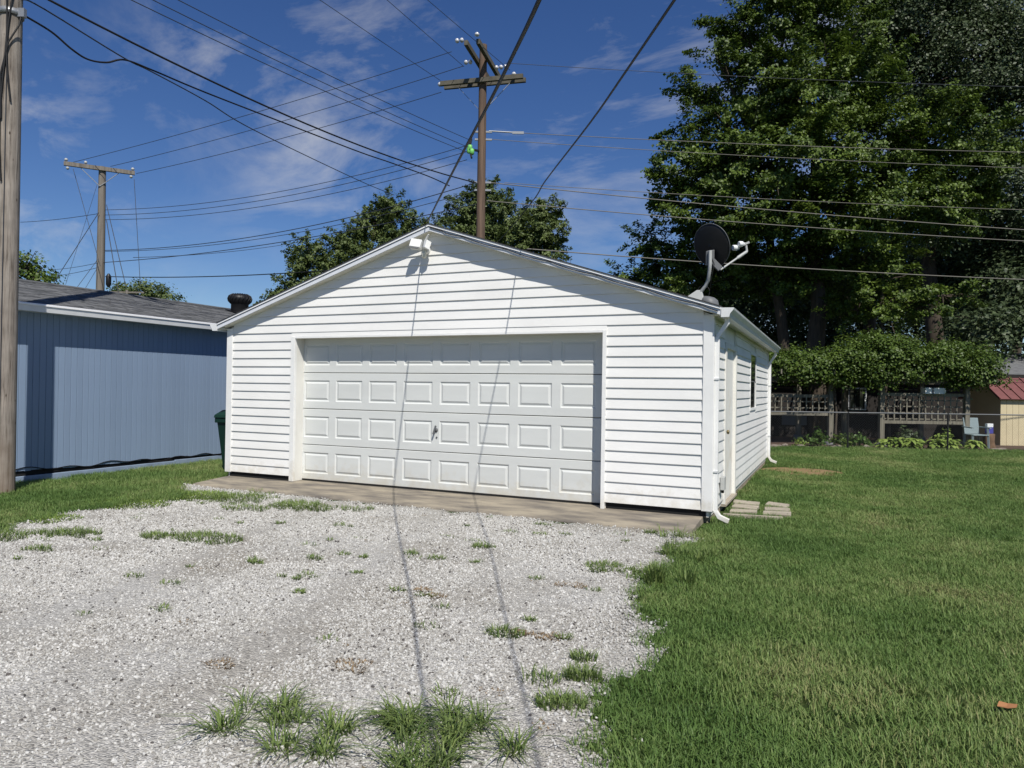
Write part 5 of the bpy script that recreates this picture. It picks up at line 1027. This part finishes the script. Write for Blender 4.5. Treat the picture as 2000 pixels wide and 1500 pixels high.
for (x, y, R_, h, n, lb) in ((7.46, -5.80, 0.28, 0.10, 760, 'big shaggy grass clump on the gravel near the lawn edge'), (7.00, -6.15, 0.36, 0.105, 900, 'biggest grass clump sprawling over the gravel'), (6.66, -6.08, 0.16, 0.08, 200, 'grass clump joined to the biggest clump on the gravel'),
                             (7.21, -2.65, 0.26, 0.045, 900, 'broad low weed mat on gravel near the lawn corner'), (7.80, -5.33, 0.13, 0.05, 420, 'small dense green weed mat by the lawn edge'), (7.77, -4.98, 0.11, 0.07, 260, 'bushy little weed on gravel by the lawn edge'), (7.70, -4.72, 0.08, 0.06, 140, 'little grass tuft on gravel close to the lawn'),
                             (7.11, -4.54, 0.11, 0.05, 260, 'round leafy weed alone in the driveway'), (7.62, -5.12, 0.13, 0.06, 90, 'flat star shaped weed near the lawn edge'), (5.88, -2.43, 0.14, 0.05, 240, 'low weed under the cable shadow on the driveway'), (3.23, -3.38, 0.36, 0.06, 1100, 'long weed strip across the left driveway'), (2.75, -3.55, 0.24, 0.05, 500, 'weed patch left of the long weed strip'),
                             (2.86, -1.42, 0.45, 0.06, 1500, 'long grass strip near the concrete apron'), (3.5, -1.25, 0.25, 0.05, 300, 'grass patch beside the apron edge'), (1.6, -1.35, 0.55, 0.06, 1700, 'grass patch between apron corner and gravel'), (1.9, -3.9, 0.36, 0.06, 900, 'weed patch at the left gravel edge'), (1.35, -4.3, 0.36, 0.06, 900, 'weed strip by the grass edge at the far left'), (2.3, -4.45, 0.14, 0.05, 180, 'dark weed alone in the left gravel'),
                             (7.45, -0.98, 0.10, 0.16, 90, 'tall weed beside the right end of the apron'), (7.20, -0.92, 0.08, 0.05, 120, 'dark round weed at the apron edge'), (5.45, -3.0, 0.08, 0.05, 110, 'tiny weed near the left cable shadow'), (5.75, -3.05, 0.09, 0.05, 110, 'tiny weed right of the left cable shadow'), (4.4, -3.9, 0.10, 0.05, 150, 'small weed in the middle of the driveway'), (4.75, -3.55, 0.08, 0.05, 100, 'small pale weed in the mid driveway'), (2.2, -1.9, 0.34, 0.05, 700, 'short weed patch in the upper left gravel'), (4.05, -2.2, 0.12, 0.04, 130, 'thin weed in the upper driveway')):
    weed('weed_clump', lb, x, y, R_, h, n, lean=1.9 if h >= 0.08 else 1.0, w=0.0055)
weed('grass_clump', 'bright yellow green grass clump where lawn meets gravel', 7.72, -2.9, 0.17, 0.17, 420, group='taller grass on the lawn edge', lean=0.6)
weed('grass_clump', 'dark taller grass at the lawn corner by the apron', 7.80, -1.75, 0.22, 0.11, 380, group='taller grass on the lawn edge', lean=0.8)
# yellow green ground cover where the west grass runs out into the gravel
leafmat('cover', (0.10, 0.17, 0.03), (0.26, 0.34, 0.08), 0.3); leafmat('dry_weed', (0.11, 0.075, 0.04), (0.30, 0.22, 0.13), 0.1)
for (x, y, R_, n, lb) in ((0.95, -1.45, 0.55, 2600, 'bright yellow green ground cover by the apron corner'), (0.75, -2.35, 0.5, 1900, 'bright low ground cover along the west gravel edge'), (1.05, -3.45, 0.35, 900, 'thin ground cover at the ragged west gravel edge')):
    weed('ground_cover', lb, x, y, R_, 0.04, n, 'cover', 'ground cover at the west gravel edge', w=0.009)
# tiny weeds and dried bits scattered over the driveway
for nm, lm, lb, cat, n_, h_ in (('tiny_weeds', 'weed', 'tiny green weeds sprinkled over the gravel', 'weeds', 60, 0.035), ('dried_weeds', 'dry_weed', 'brown dried weed bits sprinkled over the gravel', 'weeds', 30, 0.014)):
    Va = []; Fa = []; Ta = []; c = 0
    while c < n_:
        x, y = rng.uniform(1.0, 7.9), rng.uniform(-5.6, -0.8)
        if gmask(x, y) < 0.1: continue
        V, F, T = weed_geo(x, y, rng.uniform(0.03, 0.11), h_, int(rng.uniform(20, 90)), 0.006, 1.2); k = len(Va); Va += V; Fa += [tuple(i+k for i in f) for f in F]; Ta += T; c += 1
    for (x, y, R_) in (((7.38, -4.49, 0.12), (7.2, -4.5, 0.08), (6.3, -4.05, 0.10), (6.15, -3.95, 0.07), (7.1, -3.3, 0.12), (6.6, -5.4, 0.14), (5.9, -5.7, 0.12), (7.35, -6.35, 0.2)) if nm == 'dried_weeds' else ()):
        V, F, T = weed_geo(x, y, R_, 0.02, 260, 0.007, 1.4); k = len(Va); Va += V; Fa += [tuple(i+k for i in f) for f in F]; Ta += T
    tag(np_mesh(nm, Va, Fa, Ta, lm), lb, cat, kind='stuff')
b = MB(); b.poly([(-0.055, 0, 0), (-0.02, 0.028, 0.012), (0.03, 0.024, 0.004), (0.06, 0, 0.015), (0.03, -0.024, 0.010), (-0.02, -0.026, 0.006), (0, 0, 0.0)], [(0, 6, 1), (1, 6, 2), (2, 6, 3), (3, 6, 4), (4, 6, 5), (5, 6, 0)])
o = b.build('dry_leaf', 'dry_leaf'); o.location = (9.79, -4.46, GZ+0.055); o.rotation_euler = (0.15, 0.1, 0.6); tag(o, 'curled orange brown dead leaf lying on the lawn', 'leaf')
